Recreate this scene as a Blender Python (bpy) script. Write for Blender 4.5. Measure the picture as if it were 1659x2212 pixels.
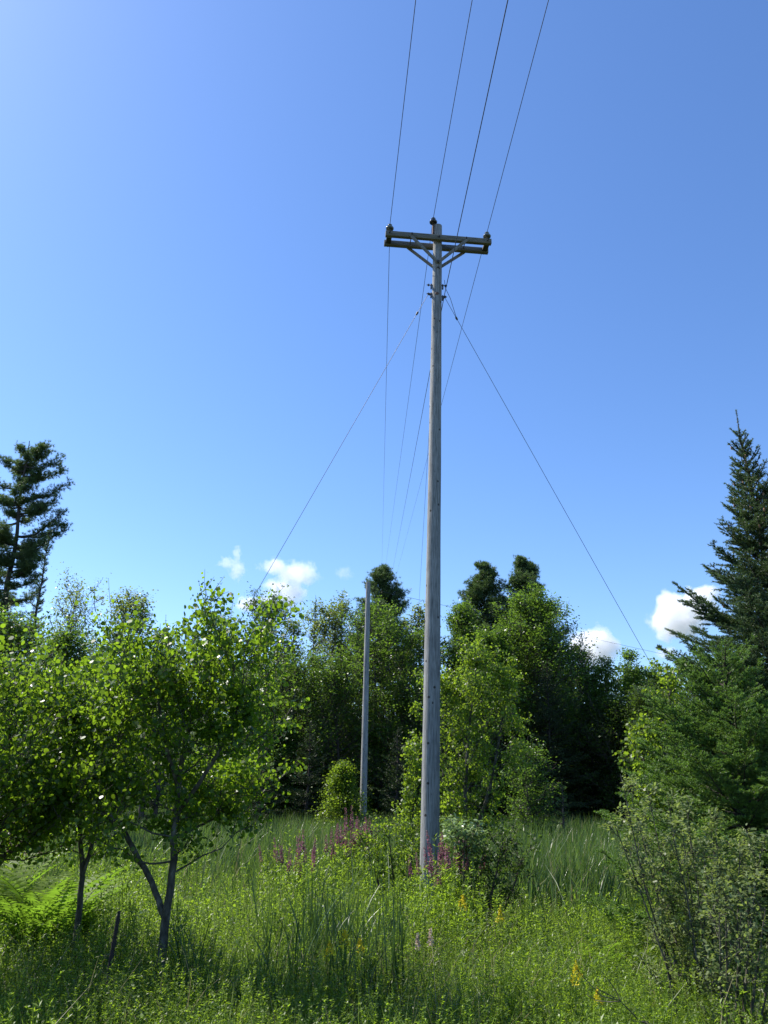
import bpy, math, random
import numpy as np
from mathutils import Matrix, Vector, noise as mnoise

R = math.radians
# ------------------------------------------------------------------ camera, sky, sun, exposure
for o in list(bpy.data.objects):
    bpy.data.objects.remove(o)
S = bpy.context.scene
COL = S.collection
CAM_Z, PITCH, ROLL, FPX = 3.0, R(18.5), R(1.2), 1720.0      # FPX: focal length for a picture 2212 px high
VW, VH = 1659.0, 2212.0
MC = Matrix.Rotation(R(90) + PITCH, 3, 'X') @ Matrix.Rotation(ROLL, 3, 'Z')
cam = bpy.data.cameras.new('camera')
camo = bpy.data.objects.new('camera', cam)
COL.objects.link(camo)
camo.matrix_world = Matrix.Translation((0, 0, CAM_Z)) @ MC.to_4x4()
cam.sensor_fit = 'VERTICAL'
cam.sensor_height = 24.0
cam.lens = 24.0 * FPX / VH
cam.clip_start = 0.05
cam.clip_end = 20000
S.camera = camo

SUN_AZ, SUN_EL = R(-66), R(50)          # azimuth from +Y towards +X
S.view_settings.view_transform = 'Standard'
S.view_settings.look = 'None'
S.view_settings.gamma = 1.0
S.view_settings.exposure = 0.68
W = bpy.data.worlds.new('World')
S.world = W
W.use_nodes = True
wn = W.node_tree
bg = wn.nodes['Background']
sky = wn.nodes.new('ShaderNodeTexSky')
sky.sky_type = 'NISHITA'
sky.sun_disc = False
sky.sun_elevation = SUN_EL
sky.sun_rotation = SUN_AZ
sky.air_density = 1.0
sky.dust_density = .55
sky.ozone_density = 1.0
sky.altitude = 200
hs = wn.nodes.new('ShaderNodeHueSaturation')
hs.inputs['Saturation'].default_value = 1.12
wn.links.new(sky.outputs[0], hs.inputs['Color'])
wb = wn.nodes.new('ShaderNodeMix'); wb.data_type = 'RGBA'; wb.blend_type = 'MULTIPLY'
wb.inputs['Factor'].default_value = 1; wb.inputs['B'].default_value = (.79, .93, 1.16, 1)   # the camera's cool white balance
wn.links.new(hs.outputs[0], wb.inputs['A'])
wn.links.new(wb.outputs['Result'], bg.inputs['Color'])
bg.inputs['Strength'].default_value = 0.125

sl = bpy.data.lights.new('sun', 'SUN')
sl.energy = 5.0
sl.angle = R(0.53)
sl.color = (1.0, 0.95, 0.87)
so = bpy.data.objects.new('sun', sl)
COL.objects.link(so)
sd = Vector((math.sin(SUN_AZ) * math.cos(SUN_EL), math.cos(SUN_AZ) * math.cos(SUN_EL), math.sin(SUN_EL)))
so.rotation_euler = sd.to_track_quat('Z', 'Y').to_euler()
so.location = (-20, 10, 30)
cy = S.cycles
cy.max_bounces = 16
cy.diffuse_bounces = 3
cy.glossy_bounces = 2
cy.transmission_bounces = 4
cy.transparent_max_bounces = 4
cy.volume_bounces = 14
cy.volume_step_rate = 0.35
cy.use_denoising = True

# ------------------------------------------------------------------ helpers
def ray(u, v):
    return MC @ Vector(((u - VW / 2) / FPX, -(v - VH / 2) / FPX, -1.0))
def at(u, v, Y):
    d = ray(u, v)
    return Vector((0, 0, CAM_Z)) + d * (Y / d.y)
def on_z(u, v, z):
    d = ray(u, v)
    return Vector((0, 0, CAM_Z)) + d * ((z - CAM_Z) / d.z)
GY = [-60, 0, 3, 6, 10, 14, 18, 60, 160, 300, 9000]
GZ = [1.7, 1.4, 1.3, .98, .66, .36, .05, 0, 13, 24, 30]
def gz(x, y):
    z = np.interp(y, GY, GZ)
    k = np.clip((30 - np.abs(y)) / 30, 0, 1)
    return z + k * (.07 * np.sin(x * 1.3 + y * .7) + .05 * np.sin(x * 2.9 - y * 1.9 + 1)) \
        + .12 * np.sin(x * .31) * np.sin(y * .23) * np.clip(y / 40, 0, 1)

def setp(o, label=None, cat=None, group=None, kind=None):
    if label: o['label'] = label
    if cat: o['category'] = cat
    if group: o['group'] = group
    if kind: o['kind'] = kind
    return o
def empty(name, loc, label, cat, group=None):
    o = bpy.data.objects.new(name, None)
    o.empty_display_size = .2
    COL.objects.link(o)
    o.location = loc
    return setp(o, label, cat, group)

class Geo:
    def __init__(s):
        s.V, s.F, s.A, s.n = [], [], [], 0
    def add(s, V, F, a=None):
        V = np.asarray(V, np.float32).reshape(-1, 3)
        F = np.asarray(F, np.int32)
        if len(F) == 0: return
        s.V.append(V); s.F.append(F + s.n); s.n += len(V)
        if a is None: a = np.full(len(F), .5)
        s.A.append(np.asarray(a, np.float32))
    def join(s, g):
        off = s.n
        for V in g.V: s.V.append(V); s.n += len(V)
        for F in g.F: s.F.append(F + off)
        s.A += g.A
        return s
    def mesh(s, name, mat, smooth=False, origin=None):
        me = bpy.data.meshes.new(name)
        V = np.concatenate(s.V)
        if origin is not None: V = V - np.asarray(origin, np.float32)
        me.vertices.add(len(V)); me.vertices.foreach_set('co', V.ravel())
        ks = [F.shape[1] for F in s.F]
        loops = np.concatenate([F.ravel() for F in s.F])
        tot = np.concatenate([np.full(len(F), k, np.int32) for F, k in zip(s.F, ks)])
        start = np.concatenate([[0], np.cumsum(tot)[:-1]]).astype(np.int32)
        me.loops.add(len(loops)); me.loops.foreach_set('vertex_index', loops)
        me.polygons.add(len(tot)); me.polygons.foreach_set('loop_start', start)
        try: me.polygons.foreach_set('loop_total', tot)
        except Exception: pass
        at_ = me.attributes.new('rnd', 'FLOAT', 'FACE')
        at_.data.foreach_set('value', np.concatenate(s.A))
        me.update(calc_edges=True)
        if smooth: me.polygons.foreach_set('use_smooth', np.ones(len(tot), bool))
        me.materials.append(mat)
        return me
    def build(s, name, mat, parent=None, smooth=False, loc=None):
        """parent: an Empty/object whose world location is the geometry's origin"""
        org = None
        if parent is not None:
            p, org = parent, Vector((0, 0, 0))
            while p is not None: org = org + p.location; p = p.parent
        elif loc is not None: org = loc
        o = bpy.data.objects.new(name, s.mesh(name, mat, smooth, org))
        COL.objects.link(o)
        if parent is not None: o.parent = parent
        elif loc is not None: o.location = loc
        return o

def nrm(a):
    return a / np.maximum(np.linalg.norm(a, axis=-1, keepdims=True), 1e-9)
def tubes(g, P, Rr, k=5, cap=False, a=None):
    """P (B,n,3) paths, Rr (B,n) radii"""
    P = np.asarray(P, float); Rr = np.asarray(Rr, float)
    if P.ndim == 2: P = P[None]; Rr = Rr[None]
    B, n, _ = P.shape
    if B == 0: return
    T = nrm(np.gradient(P, axis=1))
    m = nrm(P[:, -1] - P[:, 0])
    ref = np.where(np.abs(m[:, 2:3]) > .8, np.array([[1., 0, 0]]), np.array([[0, 0, 1.]]))[:, None, :]
    A = nrm(np.cross(T, np.broadcast_to(ref, T.shape)))
    Bn = np.cross(A, T)
    th = np.arange(k) * 2 * math.pi / k
    V = P[:, :, None, :] + Rr[:, :, None, None] * (A[:, :, None, :] * np.cos(th)[None, None, :, None] + Bn[:, :, None, :] * np.sin(th)[None, None, :, None])
    idx = np.arange(B * n * k).reshape(B, n, k)
    q = np.stack([idx[:, :-1, :], np.roll(idx, -1, 2)[:, :-1, :], np.roll(idx, -1, 2)[:, 1:, :], idx[:, 1:, :]], -1).reshape(-1, 4)
    g.add(V, q, a if a is None else np.full(len(q), a))
    if cap:
        g2 = idx[:, -1, :]
        V2 = V.reshape(-1, 3)
        g.add(V2[g2.ravel()], np.arange(len(g2.ravel())).reshape(g2.shape))
        g1 = idx[:, 0, ::-1]
        g.add(V2[g1.ravel()], np.arange(len(g1.ravel())).reshape(g1.shape))
def box(g, M, sx, sy, sz, bev=0.0, a=.5):
    """box with chamfered long edges; M: 4x4 matrix, sizes full"""
    import bmesh
    bm = bmesh.new()
    bmesh.ops.create_cube(bm, size=1.0)
    for v in bm.verts: v.co = Vector((v.co.x * sx, v.co.y * sy, v.co.z * sz))
    if bev > 0: bmesh.ops.bevel(bm, geom=bm.edges[:], offset=bev, segments=2, affect='EDGES', profile=.5)
    bmesh.ops.triangulate(bm, faces=bm.faces[:])
    V = np.array([(M @ v.co)[:] for v in bm.verts]); F = np.array([[v.index for v in f.verts] for f in bm.faces])
    bm.free()
    g.add(V, F, np.full(len(F), a))
def lathe(g, M, prof, k=20):
    """prof: list of (r, z)"""
    th = np.arange(k) * 2 * math.pi / k
    V = np.array([[r * math.cos(t), r * math.sin(t), z] for r, z in prof for t in th])
    V = np.array([(M @ Vector(v))[:] for v in V])
    n = len(prof)
    idx = np.arange(n * k).reshape(n, k)
    q = np.stack([idx[:-1], np.roll(idx, -1, 1)[:-1], np.roll(idx, -1, 1)[1:], idx[1:]], -1).reshape(-1, 4)
    g.add(V, q)
    g.add(V[idx[-1]], [list(range(k))])
    g.add(V[idx[0]], [list(range(k))[::-1]])

# leaf outlines: (along, across, lift)
DIAMOND = np.array([[0, 0, 0], [.45, .5, .08], [1, 0, 0], [.45, -.5, .08]])
ROUND = np.array([[0, 0, 0], [.18, .42, .03], [.5, .5, .05], [.82, .3, .03], [1, 0, 0], [.82, -.3, .03], [.5, -.5, .05], [.18, -.42, .03]])
OVAL = np.array([[0, 0, 0], [.3, .45, .05], [.7, .4, .05], [1, 0, -.05], [.7, -.4, .05], [.3, -.45, .05]])
def leaves(g, C, A, N, L, Wd, tpl=DIAMOND, a=None):
    A = nrm(A); Sd = nrm(np.cross(N, A)); N = np.cross(A, Sd)
    L = np.broadcast_to(L, (len(C),)); Wd = np.broadcast_to(Wd, (len(C),))
    k = len(tpl)
    V = C[:, None, :] + A[:, None, :] * (tpl[None, :, 0:1] * L[:, None, None]) + Sd[:, None, :] * (tpl[None, :, 1:2] * Wd[:, None, None]) \
        + N[:, None, :] * (tpl[None, :, 2:3] * L[:, None, None])
    g.add(V, np.arange(len(C) * k).reshape(-1, k), a)
def needles(g, C, D, L, w, rng, a):
    """thin triangles from C along D"""
    D = nrm(D)
    Sd = nrm(np.cross(D, rng.normal(size=D.shape))) * w
    V = np.stack([C - Sd, C + Sd, C + D * np.reshape(np.broadcast_to(L, (len(C),)), (-1, 1))], 1)
    g.add(V, np.arange(len(C) * 3).reshape(-1, 3), a)

# ------------------------------------------------------------------ materials
def new_mat(name):
    m = bpy.data.materials.new(name); m.use_nodes = True
    return m, m.node_tree, m.node_tree.nodes['Principled BSDF']
def leafmat(name, dark, light, trans, tf=.42, rough=.42, spec=.5):
    m, nt, p = new_mat(name)
    at_ = nt.nodes.new('ShaderNodeAttribute'); at_.attribute_name = 'rnd'
    mx = nt.nodes.new('ShaderNodeMix'); mx.data_type = 'RGBA'
    mx.inputs['A'].default_value = (*dark, 1); mx.inputs['B'].default_value = (*light, 1)
    nt.links.new(at_.outputs['Fac'], mx.inputs['Factor'])
    nt.links.new(mx.outputs['Result'], p.inputs['Base Color'])
    p.inputs['Roughness'].default_value = rough
    p.inputs['Specular IOR Level'].default_value = spec
    tr = nt.nodes.new('ShaderNodeBsdfTranslucent')
    mt = nt.nodes.new('ShaderNodeMix'); mt.data_type = 'RGBA'; mt.blend_type = 'MULTIPLY'; mt.inputs['Factor'].default_value = 1
    sc = nt.nodes.new('ShaderNodeMix'); sc.data_type = 'RGBA'
    sc.inputs['A'].default_value = tuple(.6 * c for c in trans) + (1,)
    sc.inputs['B'].default_value = tuple(1.15 * c for c in trans) + (1,)
    nt.links.new(at_.outputs['Fac'], sc.inputs['Factor'])
    nt.links.new(sc.outputs['Result'], tr.inputs['Color'])
    ms = nt.nodes.new('ShaderNodeMixShader'); ms.inputs[0].default_value = tf
    nt.links.new(p.outputs[0], ms.inputs[1]); nt.links.new(tr.outputs[0], ms.inputs[2])
    nt.links.new(ms.outputs[0], nt.nodes['Material Output'].inputs['Surface'])
    return m
def plain(name, col, rough=.6, metal=0, spec=.5):
    m, nt, p = new_mat(name)
    p.inputs['Base Color'].default_value = (*col, 1); p.inputs['Roughness'].default_value = rough
    p.inputs['Metallic'].default_value = metal; p.inputs['Specular IOR Level'].default_value = spec
    return m
def noisy(name, stops, scale=(4, 4, 4), detail=6, rough=.85, bump=.0, nscale=1.0):
    m, nt, p = new_mat(name)
    tc = nt.nodes.new('ShaderNodeTexCoord'); mp = nt.nodes.new('ShaderNodeMapping')
    mp.inputs['Scale'].default_value = scale
    nz = nt.nodes.new('ShaderNodeTexNoise'); nz.inputs['Scale'].default_value = nscale; nz.inputs['Detail'].default_value = detail
    rp = nt.nodes.new('ShaderNodeValToRGB')
    el = rp.color_ramp.elements
    while len(el) < len(stops): el.new(.5)
    for e, (ps, c) in zip(el, stops): e.position = ps; e.color = (*c, 1)
    nt.links.new(tc.outputs['Object'], mp.inputs[0]); nt.links.new(mp.outputs[0], nz.inputs['Vector'])
    nt.links.new(nz.outputs['Fac'], rp.inputs[0]); nt.links.new(rp.outputs[0], p.inputs['Base Color'])
    p.inputs['Roughness'].default_value = rough; p.inputs['Specular IOR Level'].default_value = .2
    if bump:
        b = nt.nodes.new('ShaderNodeBump'); b.inputs['Strength'].default_value = bump; b.inputs['Distance'].default_value = .02
        nt.links.new(nz.outputs['Fac'], b.inputs['Height']); nt.links.new(b.outputs[0], p.inputs['Normal'])
    return m
def polewood(name, gain=1.0, lean=(0, 0)):
    m, nt, p = new_mat(name)
    N = nt.nodes.new; Lk = nt.links.new
    tc = N('ShaderNodeTexCoord')
    def noise(scale, detail=6, ro=.6):
        mp = N('ShaderNodeMapping'); mp.inputs['Scale'].default_value = scale
        nz = N('ShaderNodeTexNoise'); nz.inputs['Scale'].default_value = 1; nz.inputs['Detail'].default_value = detail; nz.inputs['Roughness'].default_value = ro
        Lk(tc.outputs['Object'], mp.inputs[0]); Lk(mp.outputs[0], nz.inputs['Vector'])
        return nz.outputs['Fac']
    fine = noise((60, 60, 2.4), 8, .75); big = noise((6, 6, .35), 4); crack = noise((38, 38, .45), 3, .5); mott = noise((20, 20, 8), 6)
    rp = N('ShaderNodeValToRGB'); el = rp.color_ramp.elements
    el[0].position = .38; el[0].color = (.10 * gain, .10 * gain, .095 * gain, 1); el[1].position = .62; el[1].color = (.40 * gain, .392 * gain, .375 * gain, 1)
    mm = N('ShaderNodeMath'); mm.operation = 'MULTIPLY_ADD'; Lk(fine, mm.inputs[0]); mm.inputs[1].default_value = .75
    m2 = N('ShaderNodeMath'); m2.operation = 'MULTIPLY_ADD'; Lk(big, m2.inputs[0]); m2.inputs[1].default_value = .15; 
    m3 = N('ShaderNodeMath'); m3.operation = 'MULTIPLY'; Lk(mott, m3.inputs[0]); m3.inputs[1].default_value = .1
    Lk(m3.outputs[0], m2.inputs[2]); Lk(m2.outputs[0], mm.inputs[2]); Lk(mm.outputs[0], rp.inputs[0])
    # long drying cracks
    cr = N('ShaderNodeValToRGB'); ce = cr.color_ramp.elements
    ce[0].position = .30; ce[0].color = (.12, .12, .12, 1); ce[1].position = .37; ce[1].color = (1, 1, 1, 1)
    Lk(crack, cr.inputs[0])
    mu = N('ShaderNodeMix'); mu.data_type = 'RGBA'; mu.blend_type = 'MULTIPLY'; mu.inputs['Factor'].default_value = .8
    Lk(rp.outputs[0], mu.inputs['A']); Lk(cr.outputs[0], mu.inputs['B'])
    # knots
    sx = N('ShaderNodeSeparateXYZ'); Lk(tc.outputs['Object'], sx.inputs[0])
    def mth(op, a, b):
        n = N('ShaderNodeMath'); n.operation = op
        for i_, q in enumerate((a, b)):
            if isinstance(q, (int, float)): n.inputs[i_].default_value = q
            else: Lk(q, n.inputs[i_])
        return n.outputs[0]
    xx = mth('SUBTRACT', sx.outputs[0], mth('MULTIPLY', sx.outputs[2], lean[0])); yy = mth('SUBTRACT', sx.outputs[1], mth('MULTIPLY', sx.outputs[2], lean[1]))
    ang = mth('MULTIPLY', mth('ARCTAN2', xx, yy), .15)
    cb_ = N('ShaderNodeCombineXYZ'); Lk(ang, cb_.inputs[0]); Lk(sx.outputs[2], cb_.inputs[1])
    vo = N('ShaderNodeTexVoronoi'); vo.voronoi_dimensions = '2D'; vo.inputs['Scale'].default_value = 2.3
    Lk(cb_.outputs[0], vo.inputs['Vector'])
    kr = N('ShaderNodeValToRGB'); ke = kr.color_ramp.elements
    ke[0].position = .042; ke[0].color = (.10, .07, .06, 1); ke[1].position = .065; ke[1].color = (1, 1, 1, 1)
    Lk(vo.outputs['Distance'], kr.inputs[0])
    mk = N('ShaderNodeMix'); mk.data_type = 'RGBA'; mk.blend_type = 'MULTIPLY'; mk.inputs['Factor'].default_value = .9
    Lk(mu.outputs['Result'], mk.inputs['A']); Lk(kr.outputs[0], mk.inputs['B'])
    Lk(mk.outputs['Result'], p.inputs['Base Color'])
    b = N('ShaderNodeBump'); b.inputs['Strength'].default_value = .7; b.inputs['Distance'].default_value = .008
    Lk(mm.outputs[0], b.inputs['Height']); Lk(b.outputs[0], p.inputs['Normal'])
    p.inputs['Roughness'].default_value = .8; p.inputs['Specular IOR Level'].default_value = .25
    return m

M = {}
M['aspen'] = leafmat('aspen leaf', (.035, .075, .008), (.075, .14, .014), (.29, .47, .022), .5, .38, .38)
M['birch'] = leafmat('sapling leaf', (.05, .095, .010), (.11, .17, .02), (.34, .50, .03), .5, .4, .38)
M['maple'] = leafmat('hardwood leaf', (.035, .075, .010), (.08, .14, .024), (.22, .38, .035), .46, .4, .45)
M['pale'] = leafmat('pale hardwood leaf', (.06, .10, .022), (.14, .18, .045), (.32, .42, .06), .46, .4, .45)
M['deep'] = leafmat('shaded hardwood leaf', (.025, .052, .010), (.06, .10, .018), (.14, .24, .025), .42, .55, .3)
M['pine'] = leafmat('pine needle', (.035, .07, .028), (.12, .18, .06), (.16, .26, .05), .35, .4, .45)
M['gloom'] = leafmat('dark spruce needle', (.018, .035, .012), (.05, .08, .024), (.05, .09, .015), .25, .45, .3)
M['cattail_dark'] = leafmat('near cattail leaf', (.028, .065, .014), (.08, .14, .035), (.11, .20, .03), .3, .33, .5)
M['spruce'] = leafmat('spruce needle', (.03, .06, .026), (.09, .14, .05), (.12, .2, .045), .3, .45, .4)
M['spruce_young'] = leafmat('young spruce needle', (.038, .088, .022), (.13, .23, .045), (.24, .42, .04), .35, .45, .4)
M['willow'] = leafmat('willow leaf', (.055, .088, .022), (.23, .27, .12), (.32, .42, .08), .42, .4, .25)
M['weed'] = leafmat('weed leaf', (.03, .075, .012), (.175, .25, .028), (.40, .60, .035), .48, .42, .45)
M['grass'] = leafmat('grass blade', (.045, .095, .018), (.18, .24, .05), (.30, .46, .055), .45, .4, .4)
M['reed'] = leafmat('cattail leaf', (.035, .075, .016), (.09, .15, .035), (.18, .30, .045), .4, .33, .5)
M['straw'] = leafmat('dry grass', (.20, .16, .08), (.42, .36, .20), (.4, .34, .18), .35, .5, .3)
M['fern'] = leafmat('fern frond', (.09, .15, .012), (.17, .25, .02), (.24, .42, .03), .45, .5, .15)
M['pink'] = leafmat('magenta flower', (.26, .09, .14), (.38, .17, .22), (.32, .12, .17), .35, .6, .3)
M['gold'] = leafmat('yellow flower', (.50, .40, .01), (.70, .60, .03), (.7, .58, .02), .35, .6, .3)
M['cream'] = leafmat('pale blossom', (.62, .46, .34), (.8, .66, .48), (.6, .45, .35), .35, .6, .3)
M['white_leaf'] = leafmat('pale shrub leaf', (.10, .17, .05), (.26, .34, .14), (.3, .45, .12), .35, .3, .6)
M['bark'] = noisy('dark bark', [(.3, (.035, .03, .025)), (.7, (.12, .10, .085))], (14, 14, 3), bump=.5)
M['bark_aspen'] = noisy('aspen bark', [(.3, (.035, .032, .024)), (.55, (.085, .08, .06)), (.8, (.20, .19, .16))], (20, 20, 9), bump=.3)
M['bark_pine'] = noisy('pine bark', [(.3, (.03, .026, .022)), (.7, (.09, .075, .065))], (10, 10, 2), bump=.5)
M['cone'] = plain('spruce cone', (.22, .12, .06), .7)
M['ground'] = noisy('marsh soil', [(.3, (.025, .03, .012)), (.7, (.07, .085, .03))], (1.2, 1.2, 1.2), rough=1)
M['arm'] = noisy('crossarm timber', [(.3, (.10, .095, .075)), (.7, (.24, .22, .18))], (3, 60, 60), bump=.3)
M['brace'] = noisy('brace timber', [(.3, (.14, .13, .11)), (.7, (.26, .24, .21))], (30, 30, 30), bump=.2)
M['iron'] = plain('galvanised iron', (.09, .085, .08), .55, .7)
M['rust'] = plain('rusty pin', (.16, .09, .06), .7, .3)
M['wire'] = plain('overhead wire', (.035, .04, .05), .5, .5)
M['porcelain_brown'] = plain('dark glazed porcelain', (.012, .012, .014), .12, 0, .8)
M['porcelain_grey'] = plain('grey glazed porcelain', (.10, .11, .10), .16, 0, .8)

# ------------------------------------------------------------------ ground
xs = np.concatenate([np.linspace(-4000, -80, 16), np.linspace(-70, 70, 141), np.linspace(80, 4000, 16)])
ys = np.concatenate([np.linspace(-600, -30, 8), np.linspace(-25, 80, 141), np.linspace(90, 400, 32), np.linspace(500, 9000, 12)])
X, Yg = np.meshgrid(xs, ys)
Z = gz(X, Yg)
ii = np.arange(X.size).reshape(X.shape)
g = Geo()
g.add(np.stack([X, Yg, Z], -1).reshape(-1, 3), np.stack([ii[:-1, :-1], ii[:-1, 1:], ii[1:, 1:], ii[1:, :-1]], -1).reshape(-1, 4))
setp(g.build('ground', M['ground'], smooth=True), kind='structure')

# ------------------------------------------------------------------ utility poles
def ncyl(g, p0, p1, r0, r1, k=40, n=60, amp=.003, seed=1):
    """a slightly irregular round timber"""
    t = np.linspace(0, 1, n)[:, None]
    P = np.array(p0)[None] * (1 - t) + np.array(p1)[None] * t
    th = np.arange(k) * 2 * math.pi / k
    V = np.zeros((n, k, 3))
    rr = r0 + (r1 - r0) * t[:, 0] + .012 * np.exp(-t[:, 0] * 20)
    rng = np.random.default_rng(seed)
    kn = [(rng.uniform(0, 1), rng.uniform(0, 6.28)) for _ in range(46)]
    for i in range(n):
        for j in range(k):
            r = rr[i] + amp * mnoise.noise(Vector((math.cos(th[j]) * 2, math.sin(th[j]) * 2, t[i, 0] * 9 + seed)))
            V[i, j] = P[i] + [r * math.cos(th[j]), r * math.sin(th[j]), 0]
    idx = np.arange(n * k).reshape(n, k)
    q = np.stack([idx[:-1], np.roll(idx, -1, 1)[:-1], np.roll(idx, -1, 1)[1:], idx[1:]], -1).reshape(-1, 4)
    g.add(V, q)
    c = P[-1] + [0, 0, .035]
    top = np.concatenate([V[-1], c[None]])
    g.add(top, [[j, (j + 1) % k, k] for j in range(k)])
    return P

PY = 15.3
ptop = at(945.5, 489, PY)
pbot = at(927.5, 1880, PY)
dirp = (ptop - pbot).normalized()
def on_pole(z):
    t = (z - pbot.z) / dirp.z
    return pbot + dirp * t
base = on_pole(gz(pbot.x, PY))
pole = empty('utility_pole', base, 'tall grey wooden utility pole with double crossarm, standing in the marsh weeds', 'utility pole')
g = Geo(); ncyl(g, base - Vector((0, 0, .3)), ptop, .182, .098, seed=3, n=90, amp=.006)
M['pole'] = polewood('weathered pole wood', 1.0, (dirp.x / dirp.z, dirp.y / dirp.z))
g.build('shaft', M['pole'], pole, smooth=True)
ARM_YAW = R(5.0)
ax = Vector((math.cos(ARM_YAW), math.sin(ARM_YAW), -.003))
ay = Vector((-math.sin(ARM_YAW), math.cos(ARM_YAW), 0))
def fr(c, x=ax, y=ay):
    x = x.normalized(); z = x.cross(y).normalized(); y2 = z.cross(x)
    m = Matrix((x, y2, z)).transposed().to_4x4(); m.translation = c
    return m
arm_front = at(948, 514, PY - .17)
za = arm_front.z
pc = on_pole(za)
cf = pc - ay * .165
cb = pc + ay * .165
ARML = 2.42
for c in (cf, cb):
    g = Geo(); box(g, fr(c), ARML, .095, .125, .006)
    g.build('crossarm', M['arm'], pole)
zb = za - .60
for c, sgn in ((cf, -1), (cb, 1)):
    for s in (-1, 1):
        a = c + ax * (s * .64) + ay * (sgn * .066) - Vector((0, 0, .04))
        b = on_pole(zb) + ay * (sgn * .135) + ax * (s * .03)
        d = (a - b)
        g = Geo(); box(g, fr((a + b) / 2 + ay * (sgn * .006 * s), d, ay), d.length + .06, .024, .07, .003)
        g.build('brace', M['brace'], pole)
def bolt(p, d, L, r=.011, head=.022):
    g = Geo(); d = d.normalized()
    tubes(g, np.array([p - d * L / 2, p + d * L / 2]), [r, r], 8, True)
    for s in (-1, 1):
        q = p + d * (s * (L / 2 - .02))
        tubes(g, np.array([q - d * .012, q + d * .012]), [head, head], 6, True)
    return g.build('bolt', M['iron'], pole)
bolt(pc, ay, .52); bolt(on_pole(zb), ay, .34, .014, .032); bolt(on_pole(zb - .14), ay, .3)
for s in (-1, 1):
    for q in (.62, 1.12):
        bolt(pc + ax * (s * q), ay, .56)
INS = [(.0, 0), (.022, 0), (.024, .045), (.045, .05), (.075, .045), (.088, .06), (.092, .082), (.08, .105), (.055, .125), (.045, .135), (.04, .15), (.052, .16), (.052, .172), (.03, .185), (0.001, .188)]
ins_pos = []
for s in (-1, 1):
    # end spacer block with pin and insulator
    c = pc + ax * (s * 1.12)
    g = Geo(); box(g, fr(c), .12, .23, .075, .004)
    g.build('spacer_block', M['iron'], pole)
    c2 = c + Vector((0, 0, .0))
    p0 = pc + ax * (s * 1.115) - ay * .165 + Vector((0, 0, .06))
    g = Geo(); tubes(g, np.array([p0, p0 + Vector((0, 0, .05))]), [.016, .016], 10, True)
    g.build('pin', M['rust'], pole)
    g = Geo(); lathe(g, Matrix.Translation(p0 + Vector((0, 0, .02))), [(r, z * .95) for r, z in INS])
    g.build('insulator', M['porcelain_grey'], pole, smooth=True)
    ins_pos.append(p0 + Vector((0, 0, .185)))
tp = on_pole(ptop.z - .1)
pin0 = tp + ax * -.125 - ay * .05 - Vector((0, 0, .35))
pin1 = at(936, 482, (pin0.y))
g = Geo(); tubes(g, np.array([pin0, (pin0 + pin1) / 2 , pin1]), [.03, .022, .02], 10, True)
g.build('pin', M['rust'], pole)
g = Geo(); lathe(g, Matrix.Translation(pin1 - Vector((0, 0, .05))), [(r * 1.0, z) for r, z in INS])
g.build('insulator', M['porcelain_brown'], pole, smooth=True)
ins_mid = pin1 + Vector((0, 0, .135))
# eye bolts and clamps lower down
z1, z2, z3 = on_z(1, 1, 20).z, 0, 0
def zpx(v): return at(944, v, PY).z
for v, s, d in ((617, -1, .34), (616, 1, .34), (636, -1, .38), (640, 1, .38)):
    c = on_pole(zpx(v)) + ax * (s * .13)
    g = Geo(); tubes(g, np.array([c - ax * s * .04, c + ax * (s * .10)]), [.011, .011], 8, True)
    tubes(g, np.array([c + ax * (s * .045), c + ax * (s * .075)]), [.028, .028], 8, True)
    box(g, fr(c - Vector((0, 0, .035)), ax), .03, .05, .12, .004)
    if abs(d - .38) < .01: box(g, fr(c + ax * s * .03 - Vector((0, 0, .01)), ax), .045, .03, .05, .004)
    g.build('eye_bolt', M['iron'], pole)
kc = on_pole(zpx(639.5))
g = Geo(); lathe(g, fr(kc - Vector((0, .105, 0)), Vector((1, 0, 0)), Vector((0, 0, 1))), [(.0, -.012), (.036, -.012), (.042, 0), (.036, .012), (.001, .012)], 12)
g.build('bolt', M['rust'], pole)

p2t = at(795.5, 1258, 37.5); p2b = at(784, 1770, 37.5)
d2 = (p2t - p2b).normalized()
b2 = p2b + d2 * ((gz(p2b.x, 37.5) - p2b.z) / d2.z)
pole2 = empty('utility_pole', b2, 'slimmer bare wooden pole without crossarm in front of the tree line', 'utility pole')
g = Geo(); ncyl(g, b2 - Vector((0, 0, .2)), p2t, .165, .108, seed=8, k=24, n=40, amp=.006)
M['pole_pale'] = polewood('silvery pole wood', 1.1, (d2.x / d2.z, d2.y / d2.z))
g.build('shaft', M['pole_pale'], pole2, smooth=True)

# ------------------------------------------------------------------ wires
def wire(name, pts, r, label, cat, group=None, sag=0.0, n=24, mat='wire'):
    P = []
    for a, b in zip(pts[:-1], pts[1:]):
        L = (b - a).length
        for i in range(n):
            t = i / n
            P.append(a.lerp(b, t) - Vector((0, 0, sag * 4 * t * (1 - t) * (L / 60) ** 2)))
    P.append(pts[-1])
    g = Geo(); tubes(g, np.array([p[:] for p in P]), np.full(len(P), r), 6)
    o = g.build(name, M[mat], loc=pts[0])
    return setp(o, label, cat, group)
def over(p, u_top, z=None):
    """extend the wire from p towards the camera side, passing image point (u_top, 0)"""
    q = on_z(u_top, 0, p.z if z is None else z)
    return p + (q - p) * 3.2
zt = ins_mid.z
wl, wr = ins_pos
far = [at(824.5, 1246, 150), at(829, 1252, 150), at(842, 1265, 150), at(851, 1262, 150)]
GRP = 'wires of the power line'
wire('power_line', [over(wl, 898), wl, far[0]], .0066, 'leftmost overhead wire, running over the left end insulator of the crossarm', 'power line', GRP)
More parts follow.
